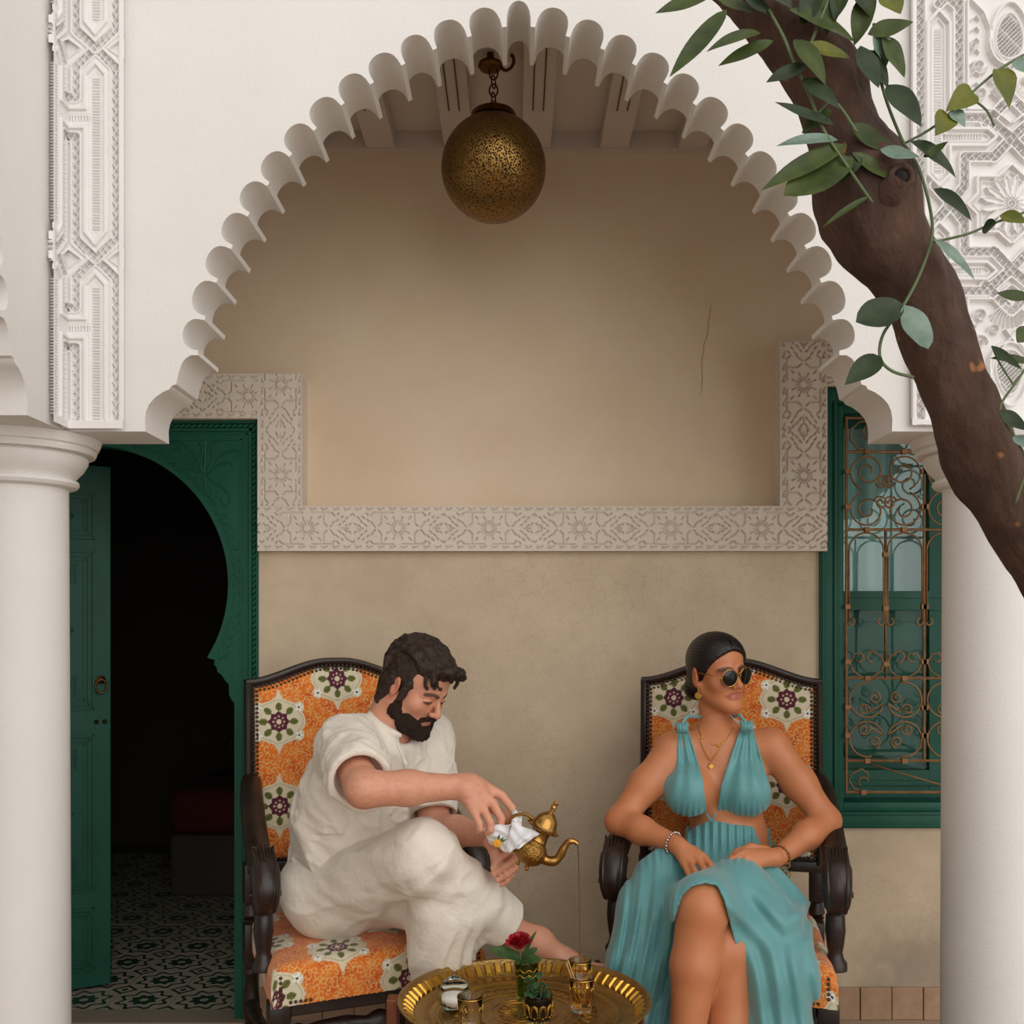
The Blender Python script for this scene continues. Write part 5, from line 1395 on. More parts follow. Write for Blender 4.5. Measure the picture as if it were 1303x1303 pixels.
quiff = [[(.045, .070, .085), (.040, .094, .102), (.028, .108, .104), (.016, .108, .092), (.012, .108, .080)], [(.02, .075, .095), (.012, .102, .108), (0, .108, .100), (-.010, .110, .086)],
         [(-.01, .07, .098), (-.02, .10, .108), (-.032, .100, .095), (-.04, .096, .080)], [(-.035, .06, .09), (-.05, .088, .098), (-.06, .094, .082)], [(.055, .055, .078), (.062, .078, .084), (.060, .086, .068)],
         [(.03, .085, .098), (.02, .104, .110), (-.006, .112, .104), (-.02, .112, .090)]]
for qf in quiff: Hf.chain([(hW(p), .0105-.0012*j) for j, p in enumerate(qf)], .005)
curls = [[(.052, .070, .078), (.056, .080, .062), (.052, .086, .050), (.044, .091, .045), (.038, .094, .050)], [(.045, .074, .082), (.046, .088, .066), (.040, .095, .054), (.032, .098, .048), (.026, .100, .053)],
         [(.060, .058, .070), (.064, .066, .054), (.062, .070, .042), (.055, .077, .036)], [(-.045, .080, .078), (-.052, .090, .062), (-.050, .090, .048)]]
for qf in curls: Hf.chain([(hW(p), .0044-.0001*j) for j, p in enumerate([tuple(v) for v in smooth_path(qf, 3)][:11])], .002)
for sx in (-1, 1): Hf.cap(hW((sx*.072, .022, .02)), hW((sx*.0715, .018, -.03)), .011, .009, .008)
Hf.band(lambda p, v: v+(vnoise(head_local(p, HC, HM, HS)*V3((200, 50, 70)), 1)-.5)*.007, .02)
child(Hf.build('hair', m_hair, None), man)
# beard
m_beard = mat('beard_hair', (62, 44, 35), .7, col2=(32, 22, 18), var_scale=120, bump=.8, bump_scale=380, spec=.25)
Bf = Fld(axis(lo[0], hi[0], .0024), axis(lo[1]-.03, hi[1], .0024), axis(lo[2], HC[2]+.03, .0024))
for sx in (-1, 1):
    Bf.cap(hW((sx*.0685, .016, -.02)), hW((sx*.060, .012, -.062)), .008, .016, .01); Bf.cap(hW((sx*.060, .010, -.062)), hW((sx*.040, .050, -.096)), .0175, .022, .015)
    Bf.cap(hW((sx*.040, .050, -.094)), hW((sx*.012, .080, -.104)), .022, .022, .015); Bf.cap(hW((sx*.047, .050, -.066)), hW((sx*.030, .078, -.084)), .013, .012, .012)
    Bf.chain([(hW((0, .1015, -.0505)), .0045), (hW((sx*.014, .0975, -.0525)), .0052), (hW((sx*.027, .0865, -.060)), .0056), (hW((sx*.032, .078, -.075)), .007)], .006)
    Bf.cap(hW((sx*.058, .0, -.085)), hW((sx*.02, .03, -.115)), .012, .014, .02)
Bf.ell(hW((0, .078, -.106)), V3((.030, .022, .024))*HS, HM, .012); Bf.cap(hW((0, .0915, -.083)), hW((0, .088, -.10)), .007, .012, .006)
Bf.ell(hW((0, .102, -.0675)), V3((.019, .013, .0062))*HS, HM, .005, 'sub')
Bf.band(lambda p, v: v+(vnoise(head_local(p, HC, HM, HS)*V3((220, 220, 90)), 7)-.5)*.005+(vnoise(p*90, 2)-.5)*.004, .02)
child(Bf.build('beard', m_beard, None), man)
# sandal on the crossed foot
sd_ = tag(empty('sandal', tuple(P(715, 1240, 2.79))), 'dark leather sandal on the crossed bare foot behind the tray', 'sandal')
m_lea = mat('dark_leather', (52, 36, 30), .5, bump=.2, bump_scale=150)
def sdc(o): o.parent = sd_; o.matrix_parent_inverse = Matrix.Translation(-sd_.location); return o
sole = smooth_path([P(640, 1219, 2.80), P(680, 1225, 2.795), P(720, 1243, 2.80), P(750, 1250, 2.80), P(776, 1248, 2.80)], 5)
sdc(MB().tube(sole, [.030+.012*math.sin(math.pi*i/(len(sole)-1)) for i in range(len(sole))], 14, flat=.16, up=(-.25, 0, 1)).build('sole', m_lea, None, smooth=True))
for (x_, y_, r_) in ((762, 1231, .026), (742, 1231, .030)):
    c = P(x_, y_+6, 2.797); sdc(MB().tube([c+Vector((.008*math.cos(t), -r_*1.35*math.cos(t), r_*1.05*math.sin(t))) for t in np.linspace(-.3, math.pi+.3, 18)], .0042, 6).build('strap', m_lea, None, smooth=True))
# ================================================================== THE WOMAN
wHipR, wHipL = V3((.53, 2.90, .575)), V3((.65, 2.88, .58))
wKneeL, wAnkL = V3(P(893, 1152, 2.53)), V3(P(871, 1345, 2.50))
wKneeR, wAnkR = V3(P(930, 1207, 2.57)), V3((.505, 2.53, .09))
wPel, wWai, wChe, wNek = V3((.59, 2.93, .60)), V3((.597, 2.965, .72)), V3((.580, 2.985, .885)), V3(P(913, 932, 2.985))
wShR, wElR, wWrR = V3(P(856, 953, 2.965)), V3(P(788, 1045, 2.895)), V3(P(860, 1074, 2.745))
wShL, wElL, wWrL = V3(P(982, 949, 2.955)), V3(P(1052, 1044, 2.875)), V3(P(988, 1092, 2.735))
WM = frame(28, -2, 5); WC = V3(P(912, 856, 2.975)); WS = .88
wom = tag(empty('person', (.6, 2.9, 0)), 'seated person in a teal halter dress with round sunglasses, legs crossed', 'person')
xs = axis(.18, 1.0, .0055, [(.40, .72, .0028)]); ys = axis(2.36, 3.12, .006, [(2.60, 2.78, .0028), (2.86, 3.10, .003)]); zs = axis(.0, 1.33, .007, [(.60, .78, .0028), (1.05, 1.32, .0026)])
B = Fld(xs, ys, zs)
WT = torso_frame(-.15, -.98, 4)
B.ell(wPel, (.155, .115, .11), WT, .05); B.ell(wWai, (.108, .088, .12), WT, .05); B.ell(wChe, (.122, .092, .135), WT, .05)
B.cap(wChe+V3((0, .0, .085)), wShR, .05, .040, .05); B.cap(wChe+V3((0, 0, .085)), wShL, .05, .040, .05)
for bx_, by_ in ((877, 1006), (951, 1006)): B.ell(P(bx_, by_, 2.905), (.064, .058, .064), None, .035)
B.cap(wNek+V3((0, .01, -.03)), WC+WM @ V3((0, -.022, -.05)), .044, .042, .035)
B.cap(wNek+V3((-.02, -.03, -.03)), wShR+V3((.02, -.02, -.01)), .012, .014, .03); B.cap(wNek+V3((.02, -.03, -.03)), wShL+V3((-.02, -.02, -.01)), .012, .014, .03)
for a, e_, w_ in ((wShR, wElR, wWrR), (wShL, wElL, wWrL)):
    B.cap(a, a*.5+e_*.5, .046, .043, .03); B.cap(a*.5+e_*.5, e_, .043, .036, .03); B.cap(e_, e_*.6+w_*.4, .037, .037, .02); B.cap(e_*.6+w_*.4, w_, .036, .0235, .02)
B.cap(wHipL, wKneeL, .088, .060, .04); B.cap(wKneeL, wKneeL*.6+wAnkL*.4, .058, .056, .02); B.cap(wKneeL*.6+wAnkL*.4, wAnkL, .056, .036, .02); B.ell(wKneeL+V3((.002, -.012, -.01)), (.047, .046, .05), None, .03)
B.cap(wHipR, wKneeR, .088, .058, .04); B.cap(wKneeR, wKneeR*.6+wAnkR*.4, .057, .055, .02); B.cap(wKneeR*.6+wAnkR*.4, wAnkR, .055, .036, .02)
B.chain([(wAnkL, .036), (wAnkL+V3((-.03, -.07, -.05)), .032), (wAnkL+V3((-.05, -.15, -.09)), .024)], .03)
B.chain([(wAnkR, .036), (wAnkR+V3((0, -.08, -.035)), .032), (wAnkR+V3((0, -.17, -.055)), .025)], .03)
add_head(B, WC, WM, WS, True)
# hand resting flat on the lap (her right)
hd_ = dict(i=[(894, 1089, 2.690), (905, 1102, 2.655), (910, 1109, 2.640), (914, 1115, 2.632)], m=[(887, 1093, 2.685), (896, 1106, 2.648), (900, 1112, 2.634), (904, 1118, 2.626)],
           r=[(878, 1097, 2.685), (884, 1109, 2.650), (887, 1115, 2.638), (890, 1120, 2.632)], p=[(870, 1099, 2.690), (875, 1110, 2.660), (878, 1115, 2.650), (880, 1120, 2.645)])
for key, pts in hd_.items():
    B.chain(pp((863, 1077, 2.735, .0175), (pts[0][0], pts[0][1], pts[0][2], .0098)), .012)
    rr = (.0092, .0082, .0074, .0062) if key != 'p' else (.008, .007, .0064, .0054)
    B.chain(pp(*[(a, b_, d_, r_) for (a, b_, d_), r_ in zip(pts, rr)]), .004)
B.chain(pp((868, 1076, 2.725, .014), (884, 1084, 2.715, .0115), (896, 1092, 2.70, .0095), (903, 1098, 2.69, .0078)), .008)
# hand curled on the lap (her left)
hd_ = dict(i=[(947, 1084, 2.700), (931, 1094, 2.670), (926, 1102, 2.668), (930, 1108, 2.678)], m=[(951, 1090, 2.690), (936, 1101, 2.660), (933, 1108, 2.660), (938, 1112, 2.670)],
           r=[(955, 1096, 2.685), (942, 1107, 2.656), (941, 1113, 2.658), (946, 1115, 2.668)], p=[(960, 1102, 2.685), (949, 1112, 2.660), (949, 1117, 2.662), (954, 1118, 2.672)])
for key, pts in hd_.items():
    B.chain(pp((984, 1091, 2.728, .0175), (pts[0][0], pts[0][1], pts[0][2], .0105)), .012)
    rr = (.0098, .0088, .0080, .0068) if key != 'p' else (.0085, .0076, .0068, .0058)
    B.chain(pp(*[(a, b_, d_, r_) for (a, b_, d_), r_ in zip(pts, rr)]), .0035)
B.chain(pp((974, 1082, 2.735, .013), (955, 1078, 2.735, .0105), (938, 1084, 2.72, .0088), (929, 1092, 2.70, .007)), .007)
SKW = (198, 126, 84)
def wom_col(p):
    C = np.tile(LIN(SKW), (len(p), 1)); n = vnoise(p*40)*.6+vnoise(p*120, 3)*.4; C *= (.94+.12*n)[:, None]
    face_colors(C, p, WC, WM, WS, True, (176, 92, 84), (46, 28, 22), (40, 26, 20))
    mixc(C, soft(np.linalg.norm(p-(wKneeL+V3((0, -.05, -.02))), axis=1), .05)*.3, (206, 120, 92))
    return C
child(B.build('body', m_skin_w, None, wom_col, relax=1), wom)
wB = B
def on_skin(px, py, off=.0015, d0=2.72, d1=3.06):
    """first skin point along the sight line of a pixel"""
    for D in np.arange(d0, d1, .001):
        p = P(px, py, D); i, j, k = np.searchsorted(wB.x, p.x), np.searchsorted(wB.y, p.y), np.searchsorted(wB.z, p.z)
        if wB.V[min(i, len(wB.x)-1), min(j, len(wB.y)-1), min(k, len(wB.z)-1)] < 0: return P(px, py, D-off)
    return P(px, py, 2.93)

m_teal = mat('teal_satin', (98, 158, 160), .36, var=.08, var_scale=20, bump=.05, bump_scale=300, sheen=.3, spec=.4)
zc = lambda pts, s=5.212: [(810+a/s, 840+b_/s) for a, b_ in pts]
cupL = zc([(268, 452), (340, 452), (385, 600), (440, 790), (466, 1012), (400, 1032), (275, 1058), (225, 1022), (158, 925), (168, 840), (215, 680)])
cupR = zc([(692, 440), (768, 432), (795, 540), (850, 720), (892, 860), (886, 965), (835, 1052), (760, 1092), (640, 1062), (533, 1022), (560, 830), (622, 640)])
dress = empty('dress', (.6, 2.9, 0)); dress.parent = wom; dress.location = (0, 0, 0)
def dchild(o): o.parent = dress; o.matrix_parent_inverse = Matrix.Translation((-.6, -2.9, 0)); return o
for poly, tie, bc_ in ((cupL, (868, 924), (877, 1008)), (cupR, (950, 922), (951, 1008))):
    q0 = V3(P(min(a for a, b_ in poly)-8, 1060, 2.8)); q1 = V3(P(max(a for a, b_ in poly)+8, 915, 3.02))
    Cf = Fld(axis(q0[0]-.01, q1[0]+.01, .0026), axis(2.80, 3.02, .0028), axis(.75, 1.06, .0026))
    Cf.ell(wChe, (.131, .101, .144), WT, .05); Cf.cap(wChe+V3((0, .0, .085)), wShR, .060, .050, .05); Cf.cap(wChe+V3((0, 0, .085)), wShL, .060, .050, .05)
    Cf.cap(wNek+V3((-.02, -.03, -.03)), wShR+V3((.02, -.02, -.01)), .022, .024, .03); Cf.cap(wNek+V3((.02, -.03, -.03)), wShL+V3((-.02, -.02, -.01)), .022, .024, .03)
    for bx_, by_ in ((877, 1006), (951, 1006)): Cf.ell(P(bx_, by_, 2.902), (.072, .066, .071), None, .035)
    def gather(p, v, tie=tie):
        px, py = proj(p); a = np.arctan2(px-tie[0], py-tie[1]+26); d = np.hypot(px-tie[0], py-tie[1])
        lowg = np.clip((py-1015)/25, 0, 1)
        return v+.0038*np.sin(a*34+2.5*vnoise(p*18, 3))*np.clip(1.15-d/115, .12, 1)*np.clip(d/30, .25, 1)+.0022*np.sin(px*.85+1.5*vnoise(p*25, 5))*lowg
    Cf.band(gather, .02)
    def cutp(p, v, poly=poly):
        px, py = proj(p); return np.maximum(v, polysd(px, py, poly)*2.93/F)
    Cf.band(cutp, .02)
    X, Y, Z = Cf.grid((slice(None),)*3); Pg = np.stack(np.broadcast_arrays(X, Y, Z), -1); px, py = proj(Pg)
    Cf.V = np.maximum(Cf.V, (polysd(px, py, poly)*2.93/F).astype(np.float32)); Cf.V = np.maximum(Cf.V, (Y-2.985).astype(np.float32)+0*Cf.V)
    dchild(Cf.build('bodice_cup', m_teal, None))
    # gathered knot and strap behind the neck
    mb = MB(); tp = P(tie[0], tie[1], 2.905)
    for k in range(9):
        a = k*.7; mb.tube([tp+Vector((math.cos(a)*.013, -.002, -.018)), tp+Vector((math.cos(a)*.010, -.006*abs(math.sin(a))-.004, -.004)), tp+Vector((math.cos(a)*.016, .002, .006+.004*math.sin(a*2)))], [.006, .0055, .0042], 6)
    dchild(mb.build('knot', m_teal, None, smooth=True))
    sgn = 1 if tie[0] < 910 else -1
    pth = [tp+Vector((0, 0, .004)), tp+Vector((sgn*.018, .015, .025)), wNek+V3((-sgn*.047, -.0, .045)), wNek+V3((-sgn*.040, .035, .07))]
    dchild(MB().tube(smooth_path(pth, 5), .0045, 6, flat=1.0).build('strap', m_teal, None, smooth=True))
dchild(MB().tube(smooth_path([P(899, 1036, 2.862), P(905, 1044, 2.868), P(910, 1035, 2.862)], 5), .003, 6).build('tie', m_teal, None, smooth=True))
# skirt
xs = axis(.17, .92, .0042); ys = axis(2.40, 3.10, .0045); zs = axis(.03, .80, .0042)
K = Fld(xs, ys, zs)
K.ell(wWai+V3((0, 0, -.005)), (.122, .100, .10), WT, .05); K.ell(wPel, (.185, .135, .115), WT, .06)
K.cap(wHipL, wKneeL, .105, .078, .05); K.cap(wHipR, wKneeR+V3((0, .02, .02)), .105, .075, .05)
K.chain(pp((850, 1105, 2.80, .075), (826, 1165, 2.74, .080), (815, 1222, 2.72, .085), (822, 1300, 2.71, .085), (828, 1440, 2.70, .09)), .05)
K.chain(pp((945, 1135, 2.66, .075), (972, 1180, 2.62, .080), (985, 1240, 2.58, .092), (985, 1320, 2.56, .090), (985, 1460, 2.55, .095)), .05)
K.cap(P(985, 1120, 2.80), P(985, 1230, 2.64), .09, .09, .05)
K.cap(P(870, 1160, 2.66), P(900, 1420, 2.66), .06, .06, .05); K.cap(P(900, 1200, 2.68), P(940, 1420, 2.66), .06, .06, .05)
leg = [(848, 1420), (852, 1303), (855, 1240), (856, 1200), (860, 1165), (868, 1140), (880, 1128), (897, 1124), (912, 1127), (921, 1145), (930, 1180), (941, 1221), (949, 1274), (953, 1303), (960, 1420)]
X, Y, Z = K.grid((slice(None),)*3); Pg = np.stack(np.broadcast_arrays(X, Y, Z), -1); px, py = proj(Pg)
sd = (polysd(px, py, leg)*2.5/F).astype(np.float32)
front = (Y-(2.575+.0*Z)).astype(np.float32)+0*sd              # clear only in front of and around the shins
front = np.where(Z > wKneeL[2]-.03, np.maximum(front, -.03+.0*front), front)
cut = np.maximum(sd, (Y-2.60).astype(np.float32)+0*sd)
def sfold(p, v):
    px, py = proj(p); w1 = vnoise(p*V3((7, 7, 4)), 2); n = np.zeros(len(p))
    lw = np.clip((1110-py)/40, 0, 1); n += .0050*np.sin(px*.62+3*w1)*lw*np.clip((py-1040)/10, .3, 1)       # waist gathers
    lf = np.clip((880-px)/30, 0, 1)*np.clip((py-1085)/90, 0, 1)
    n += lf*(.0065*np.sin((px+.22*(py-1100))*.30+6*w1)+.0025*np.sin((px+.15*(py-1100))*.7+5*w1))
    rf = np.clip((px-915)/25, 0, 1)*np.clip((py-1120)/40, 0, 1)
    dg = (py-1110)*.75+np.abs(px-1000)**1.25*.28
    n += rf*(.009*np.sin(dg*.17+5*w1)*np.clip((1235-py)/70, 0, 1)+.007*np.sin((px-.15*(py-1200))*.24+4*w1)*np.clip((py-1180)/60, 0, 1))
    n += (vnoise(p*9, 11)-.5)*.010
    return v+n
K.band(sfold, .035)
K.V = np.maximum(K.V, -cut)
wl_ = [(872, 1063), (884, 1052), (897, 1046), (905, 1043), (915, 1045), (935, 1049), (958, 1051), (972, 1082), (1060, 1180), (1060, 1900), (700, 1900), (700, 1180), (835, 1080)]
K.V = np.maximum(K.V, np.where(Y < 2.96, (polysd(px, py, wl_)*2.9/F), Z-.742).astype(np.float32))
# hollow of the lap where the hands lie is left to the blend; hem turned over the knee
dchild(K.build('skirt', m_teal, None, relax=1))
hem_pts = [(852, 1303), (855, 1240), (856, 1200), (860, 1165), (868, 1141), (880, 1129), (897, 1124), (912, 1127), (921, 1145), (930, 1180), (941, 1221), (949, 1274), (953, 1303)]
# hair: sleek, parted, with a low bun
m_bl = mat('black_hair', (24, 17, 16), .32, col2=(14, 10, 10), var_scale=50, bump=.25, bump_scale=160, stretch=(1, 1, 1), spec=.5)
lo, hi = WC-.16, WC+.16
Hf = Fld(axis(lo[0], hi[0], .0025), axis(lo[1], hi[1], .0025), axis(lo[2], hi[2], .0025))
def wW(p): return WC+WM @ (V3(p)*WS)
Hf.ell(wW((0, -.018, .037)), V3((.0785, .098, .0905))*WS, WM, .01); Hf.cap(wW((0, -.05, -.02)), wW((0, -.085, -.045)), .055*WS, .05*WS, .03)
Hf.ell(wW((0, .036, .048)), V3((.0675, .0585, .0605))*WS, WM, .02); Hf.ell(wW((0, .012, .042)), V3((.0785, .084, .086))*WS, WM, .02); Hf.half(wW((0, .016, -.008)), WM @ V3((0, .74, -.67)))
Hf.ell(wW((0, .112, .036)), V3((.046, .040, .046))*WS, WM, .012, 'sub')
Hf.ell(wW((.01, -.100, -.058)), V3((.040, .034, .036))*WS, WM, .008); Hf.half(wW((0, 0, -.085)), WM @ V3((0, .2, -1)))
Hf.cap(wW((0, .10, .094)), wW((0, -.04, .133)), .0036, .0036, .003, 'sub')
def strands(p, v):
    q_ = head_local(p, WC, WM, WS); a = np.arctan2(q_[:, 2]-.02, np.abs(q_[:, 0])); return v+.0010*np.sin(a*60+6*vnoise(q_*18, 2))
Hf.band(strands, .02)
child(Hf.build('hair', m_bl, None), wom)

# ---- sunglasses, jewellery (worn things)
m_gm = mat('gold_metal', (206, 160, 78), .22, metal=1.0); m_lens = mat('dark_lens', (6, 7, 6), .08, spec=.3, coat=.25); m_silver = mat('silver_metal', (206, 200, 192), .25, metal=1.0)
sg = tag(empty('sunglasses', wW((0, .1, 0))), 'round dark sunglasses with thin gold frame on the face of the person in teal', 'sunglasses')
def schild(o): o.parent = sg; o.matrix_parent_inverse = Matrix.Translation(-sg.location); return o
for sx in (-1, 1):
    c = wW((sx*.0315, .1035, -.006)); nrm = WM @ V3((sx*.16, 1, -.08)); nrm /= np.linalg.norm(nrm)
    u_ = WM @ V3((1, 0, 0)); u_ -= nrm*(u_ @ nrm); u_ /= np.linalg.norm(u_); v_ = np.cross(nrm, u_); r_ = .0225
    schild(MB().lathe([(-.0012, .0001), (-.0012, r_), (.0006, r_), (.0022, r_*.6), (.0028, .0001)], c, nrm, 32).build('lens', m_lens, None, auto=50))
    schild(MB().tube([c+u_*(r_+.001)*math.cos(a)+v_*(r_+.001)*math.sin(a) for a in np.linspace(0, 2*math.pi, 41)[:-1]], .0014, 6, closed=True).build('rim', m_gm, None, smooth=True))
    schild(MB().tube([Vector(c+u_*sx*(r_+.001)+v_*.008*0), Vector(wW((sx*.068, .085, .002))), Vector(wW((sx*.079, .03, .008))), Vector(wW((sx*.082, -.004, .010)))], .0013, 6).build('temple', m_gm, None, smooth=True))
schild(MB().tube(smooth_path([wW((-.0085, .106, .002)), wW((-.004, .112, .006)), wW((.004, .112, .006)), wW((.0085, .106, .002))], 5), .0013, 6).build('bridge', m_gm, None, smooth=True))
ear = tag(empty('earring', wW((.074, 0, -.045))), 'gold drop earring hanging from the ear', 'earring')
def echild(o): o.parent = ear; o.matrix_parent_inverse = Matrix.Translation(-ear.location); return o
e0 = Vector(wW((.076, .0, -.040)))
echild(MB().sphere(e0, .0038, 10, 8).build('stud', m_gm, None, smooth=True)); echild(MB().lathe([(-.002, .0001), (-.002, .009), (0, .0105), (.002, .009), (.002, .0001)], e0+Vector((0, 0, -.022)), Vector((-.5, -.8, 0)), 20).build('disc', m_gm, None, auto=40))
echild(MB().tube([e0, e0+Vector((0, 0, -.012))], .001, 5).build('wire', m_gm, None))
# necklaces
def surf(px, py, D): return P(px, py, D)
def necklace(pts, label, pend):
    nk = tag(empty('necklace', tuple(pts[len(pts)//2])), label, 'necklace', 'gold necklaces')
    def nchild(o): o.parent = nk; o.matrix_parent_inverse = Matrix.Translation(-nk.location); return o
    sm = smooth_path(pts, 10)
    mb = MB()
    for i, p in enumerate(sm):
        if i % 2 == 0: mb.sphere(p, .0019, 6, 5)
    nchild(mb.tube(sm, .0009, 5).build('chain', m_gm, None, smooth=True))
    return nk, nchild
ns = lambda rows: [on_skin(x_, y_) for x_, y_ in rows]
nk, nch = necklace(ns([(886, 926), (889, 938), (894, 950), (899, 960), (905, 967), (911, 960), (918, 949), (926, 938), (933, 926)]), 'long gold chain with a square diamond pendant on the chest', True)
pc = on_skin(905, 975, .003); s_ = .0105
nch(MB().prism([(0, s_), (s_, 0), (0, -s_), (-s_, 0)], lambda a, b_: pc+Vector((a, 0, b_)), lambda a, b_: pc+Vector((a*.8, -.003, b_*.8))).build('pendant', m_gm, None))
nk2, nch2 = necklace(ns([(889, 922), (891, 932), (896, 941), (903, 946), (911, 948), (919, 945), (926, 936), (931, 922)]), 'short gold chain with small charms at the throat', False)
for (x_, y_) in ((893, 939), (914, 949), (919, 946)): nch2(MB().sphere(on_skin(x_, y_, .002), .0036, 8, 6, (1, .5, 1)).build('charm', m_gm, None, smooth=True))
# bracelets and ring
def bracelet(c, ax_, r_, n, bead, m_, label, charm=False):
    br = tag(empty('bracelet', tuple(c)), label, 'bracelet')
    def bchild(o): o.parent = br; o.matrix_parent_inverse = Matrix.Translation(-br.location); return o
    a_ = Vector(ax_).normalized(); u_ = a_.orthogonal().normalized(); v_ = a_.cross(u_); c = Vector(c)
    o0 = None
    for k in range(n):
        t = 2*math.pi*k/n; p = c+u_*r_*math.cos(t)+v_*r_*math.sin(t)
        o = MB().sphere((0, 0, 0), bead*(1 if k % 2 else .75), 8, 6).build('bead', m_, None, smooth=True); o.location = p; bchild(o)
    if charm:
        for k, (dx, dz) in enumerate(((.012, -.022), (.006, -.034), (.014, -.046))):
            p = c+Vector((dx, -.022, dz)); bchild(MB().tube([p+Vector((.006*math.cos(t), .002*math.sin(2*t), .006*math.sin(t))) for t in np.linspace(0, 6.28, 13)[:-1]], .0017, 5, closed=True).build('charm', m_, None, smooth=True))
bracelet(wWrR+(wElR-wWrR)*.04, wElR-wWrR, .0285, 22, .0042, m_silver, 'silver beaded bracelet on the wrist of the flat hand')
bracelet(wWrL+(wElL-wWrL)*.08, wElL-wWrL, .0285, 20, .0042, mat('bronze_bead', (150, 112, 70), .35, metal=.8), 'bronze beaded bracelet with hanging charms on the curled hand', True)
rp_ = P(941, 1092, 2.682); rg_ = tag(MB().tube([rp_+Vector((.0085*math.cos(t)*.55, .0085*math.sin(t)*.9, .0095*math.cos(t))) for t in np.linspace(0, 6.28, 19)[:-1]], .0013, 6, closed=True).build('finger_ring', m_silver, None, smooth=True), 'thin silver ring on a finger of the curled hand', 'ring')
# ================================================================== TEAPOT, CLOTH, STREAM, FLOWERS
TD = 2.50; TA = Vector((math.sin(R(27)), -.05, math.cos(R(27)))).normalized(); u1 = TD/F
tp0 = P(676, 1083, TD)
pot = tag(empty('teapot', tuple(tp0)), 'ornate brass teapot tilted to pour a thin stream of tea', 'teapot')
def pchild(o): o.parent = pot; o.matrix_parent_inverse = Matrix.Translation(-pot.location); return o
k_ = u1
m_pot = mat('teapot_brass', (172, 128, 66), .3, metal=1.0, var=.35, var_scale=40, bump=.5, bump_scale=190, bump_detail=2)
m_potp = mat('polished_brass', (180, 136, 74), .27, metal=1.0, var=.2, var_scale=30)
body = [(-17, 6), (-16, 11), (-12, 16), (-6, 19.5), (0, 20.8), (6, 19.5), (11, 16), (14, 13), (16, 12.5)]
pchild(MB().lathe([(h*k_, r_*k_) for h, r_ in body], tp0, TA, 40).build('belly', m_pot, None, smooth=True))
pchild(MB().lathe([(h*k_, r_*k_) for h, r_ in [(15.5, 12.6), (17, 13.2), (18, 12.4), (24, 11.5), (29, 12.4), (32, 13.4)]], tp0, TA, 40).build('neck', m_potp, None, auto=40))
lidp = [(31.5, 14), (32, 20.5), (33.2, 22.5), (34.6, 20), (36, 17.5), (38, 16.2), (41, 15.2), (46, 13.6), (50, 11), (54, 6.5), (56, 3), (57.5, 2.2), (59, 4), (61, 2.4), (63, 4.6), (66, 3.2), (69, 3.8), (72, 1.4), (74, .05)]
pchild(MB().lathe([(h*k_, r_*k_) for h, r_ in lidp], tp0, TA, 40).build('lid', m_potp, None, auto=35))
sp = smooth_path([P(686, 1090, TD), P(697, 1095, TD-.004), P(706, 1095, TD-.006), (P(713, 1088, TD-.008)), P(718, 1078, TD-.01), P(724, 1071, TD-.012), P(731, 1071, TD-.013), P(735, 1074, TD-.014)], 5)
rr = [7.5*k_*(1-.62*(i/(len(sp)-1)))+.0006*math.cos(i*.7) for i in range(len(sp))]
pchild(MB().tube(sp, rr, 14).build('spout', m_potp, None, smooth=True))
for a in (20, 140, 260):
    o_ = TA.orthogonal().normalized(); o_.rotate(Matrix.Rotation(R(a), 3, TA)); b0 = tp0-TA*(15*k_)+o_*(8*k_)
    pchild(MB().lathe([(0, 3.4*k_), (2*k_, 2.2*k_), (4*k_, 1.5*k_), (6*k_, 2.6*k_), (8*k_, 2.2*k_), (9.5*k_, .0001)], b0, -TA, 12).build('foot', m_potp, None, smooth=True))
hb = smooth_path([P(683, 1046, TD+.0), P(668, 1036, TD+.01), P(652, 1040, TD+.015), P(643, 1056, TD+.018), P(645, 1072, TD+.018), P(656, 1084, TD+.01), P(664, 1088, TD)], 6)
pchild(MB().tube(hb, .0045, 8).build('handle', m_potp, None, smooth=True))
# folded cloth round the handle
m_nap = mat('white_cloth', (236, 236, 238), .85, bump=.2, bump_scale=300)
nap = tag(empty('napkin', tuple(P(645, 1065, 2.52))), 'white napkin with an orange flower wrapped round the teapot handle', 'napkin')
def nch_(o): o.parent = nap; o.matrix_parent_inverse = Matrix.Translation(-nap.location); return o
def sheet(corners, bul, n=22, seed=1, thick=.0022):
    """bent cloth between four pixel+depth corners"""
    A, Bc, C, Dd = [Vector(P(*c)) for c in corners]; vs, fs = [], []
    for side in (0, 1):
        for i in range(n+1):
            for j in range(n+1):
                u, v = i/n, j/n; p = A*(1-u)*(1-v)+Bc*u*(1-v)+C*u*v+Dd*(1-u)*v
                w = math.sin(math.pi*u)*math.sin(math.pi*v)
                p = p+Vector((0, -bul*w-.003*math.sin(u*7+v*5+seed)-.0018*math.sin(v*17-u*8+seed)+(thick if side else 0), .002*math.sin(u*9+seed)))
                vs.append(p)
    m_ = (n+1)**2
    for i in range(n):
        for j in range(n):
            a = i*(n+1)+j; fs.append((a, a+n+1, a+n+2, a+1)); fs.append((m_+a, m_+a+1, m_+a+n+2, m_+a+n+1))
    bd = [i for i in range(n+1)]+[i*(n+1)+n for i in range(1, n+1)]+[n*(n+1)+j for j in range(n-1, -1, -1)]+[i*(n+1) for i in range(n-1, 0, -1)]
    for a, b_ in zip(bd, bd[1:]+bd[:1]): fs.append((a, b_, m_+b_, m_+a))
    return MB().add(vs, fs)
nch_(sheet([(652, 1046, 2.492), (687, 1060, 2.472), (660, 1080, 2.470), (642, 1086, 2.485)], .010, seed=1).build('fold', m_nap, None, smooth=True))
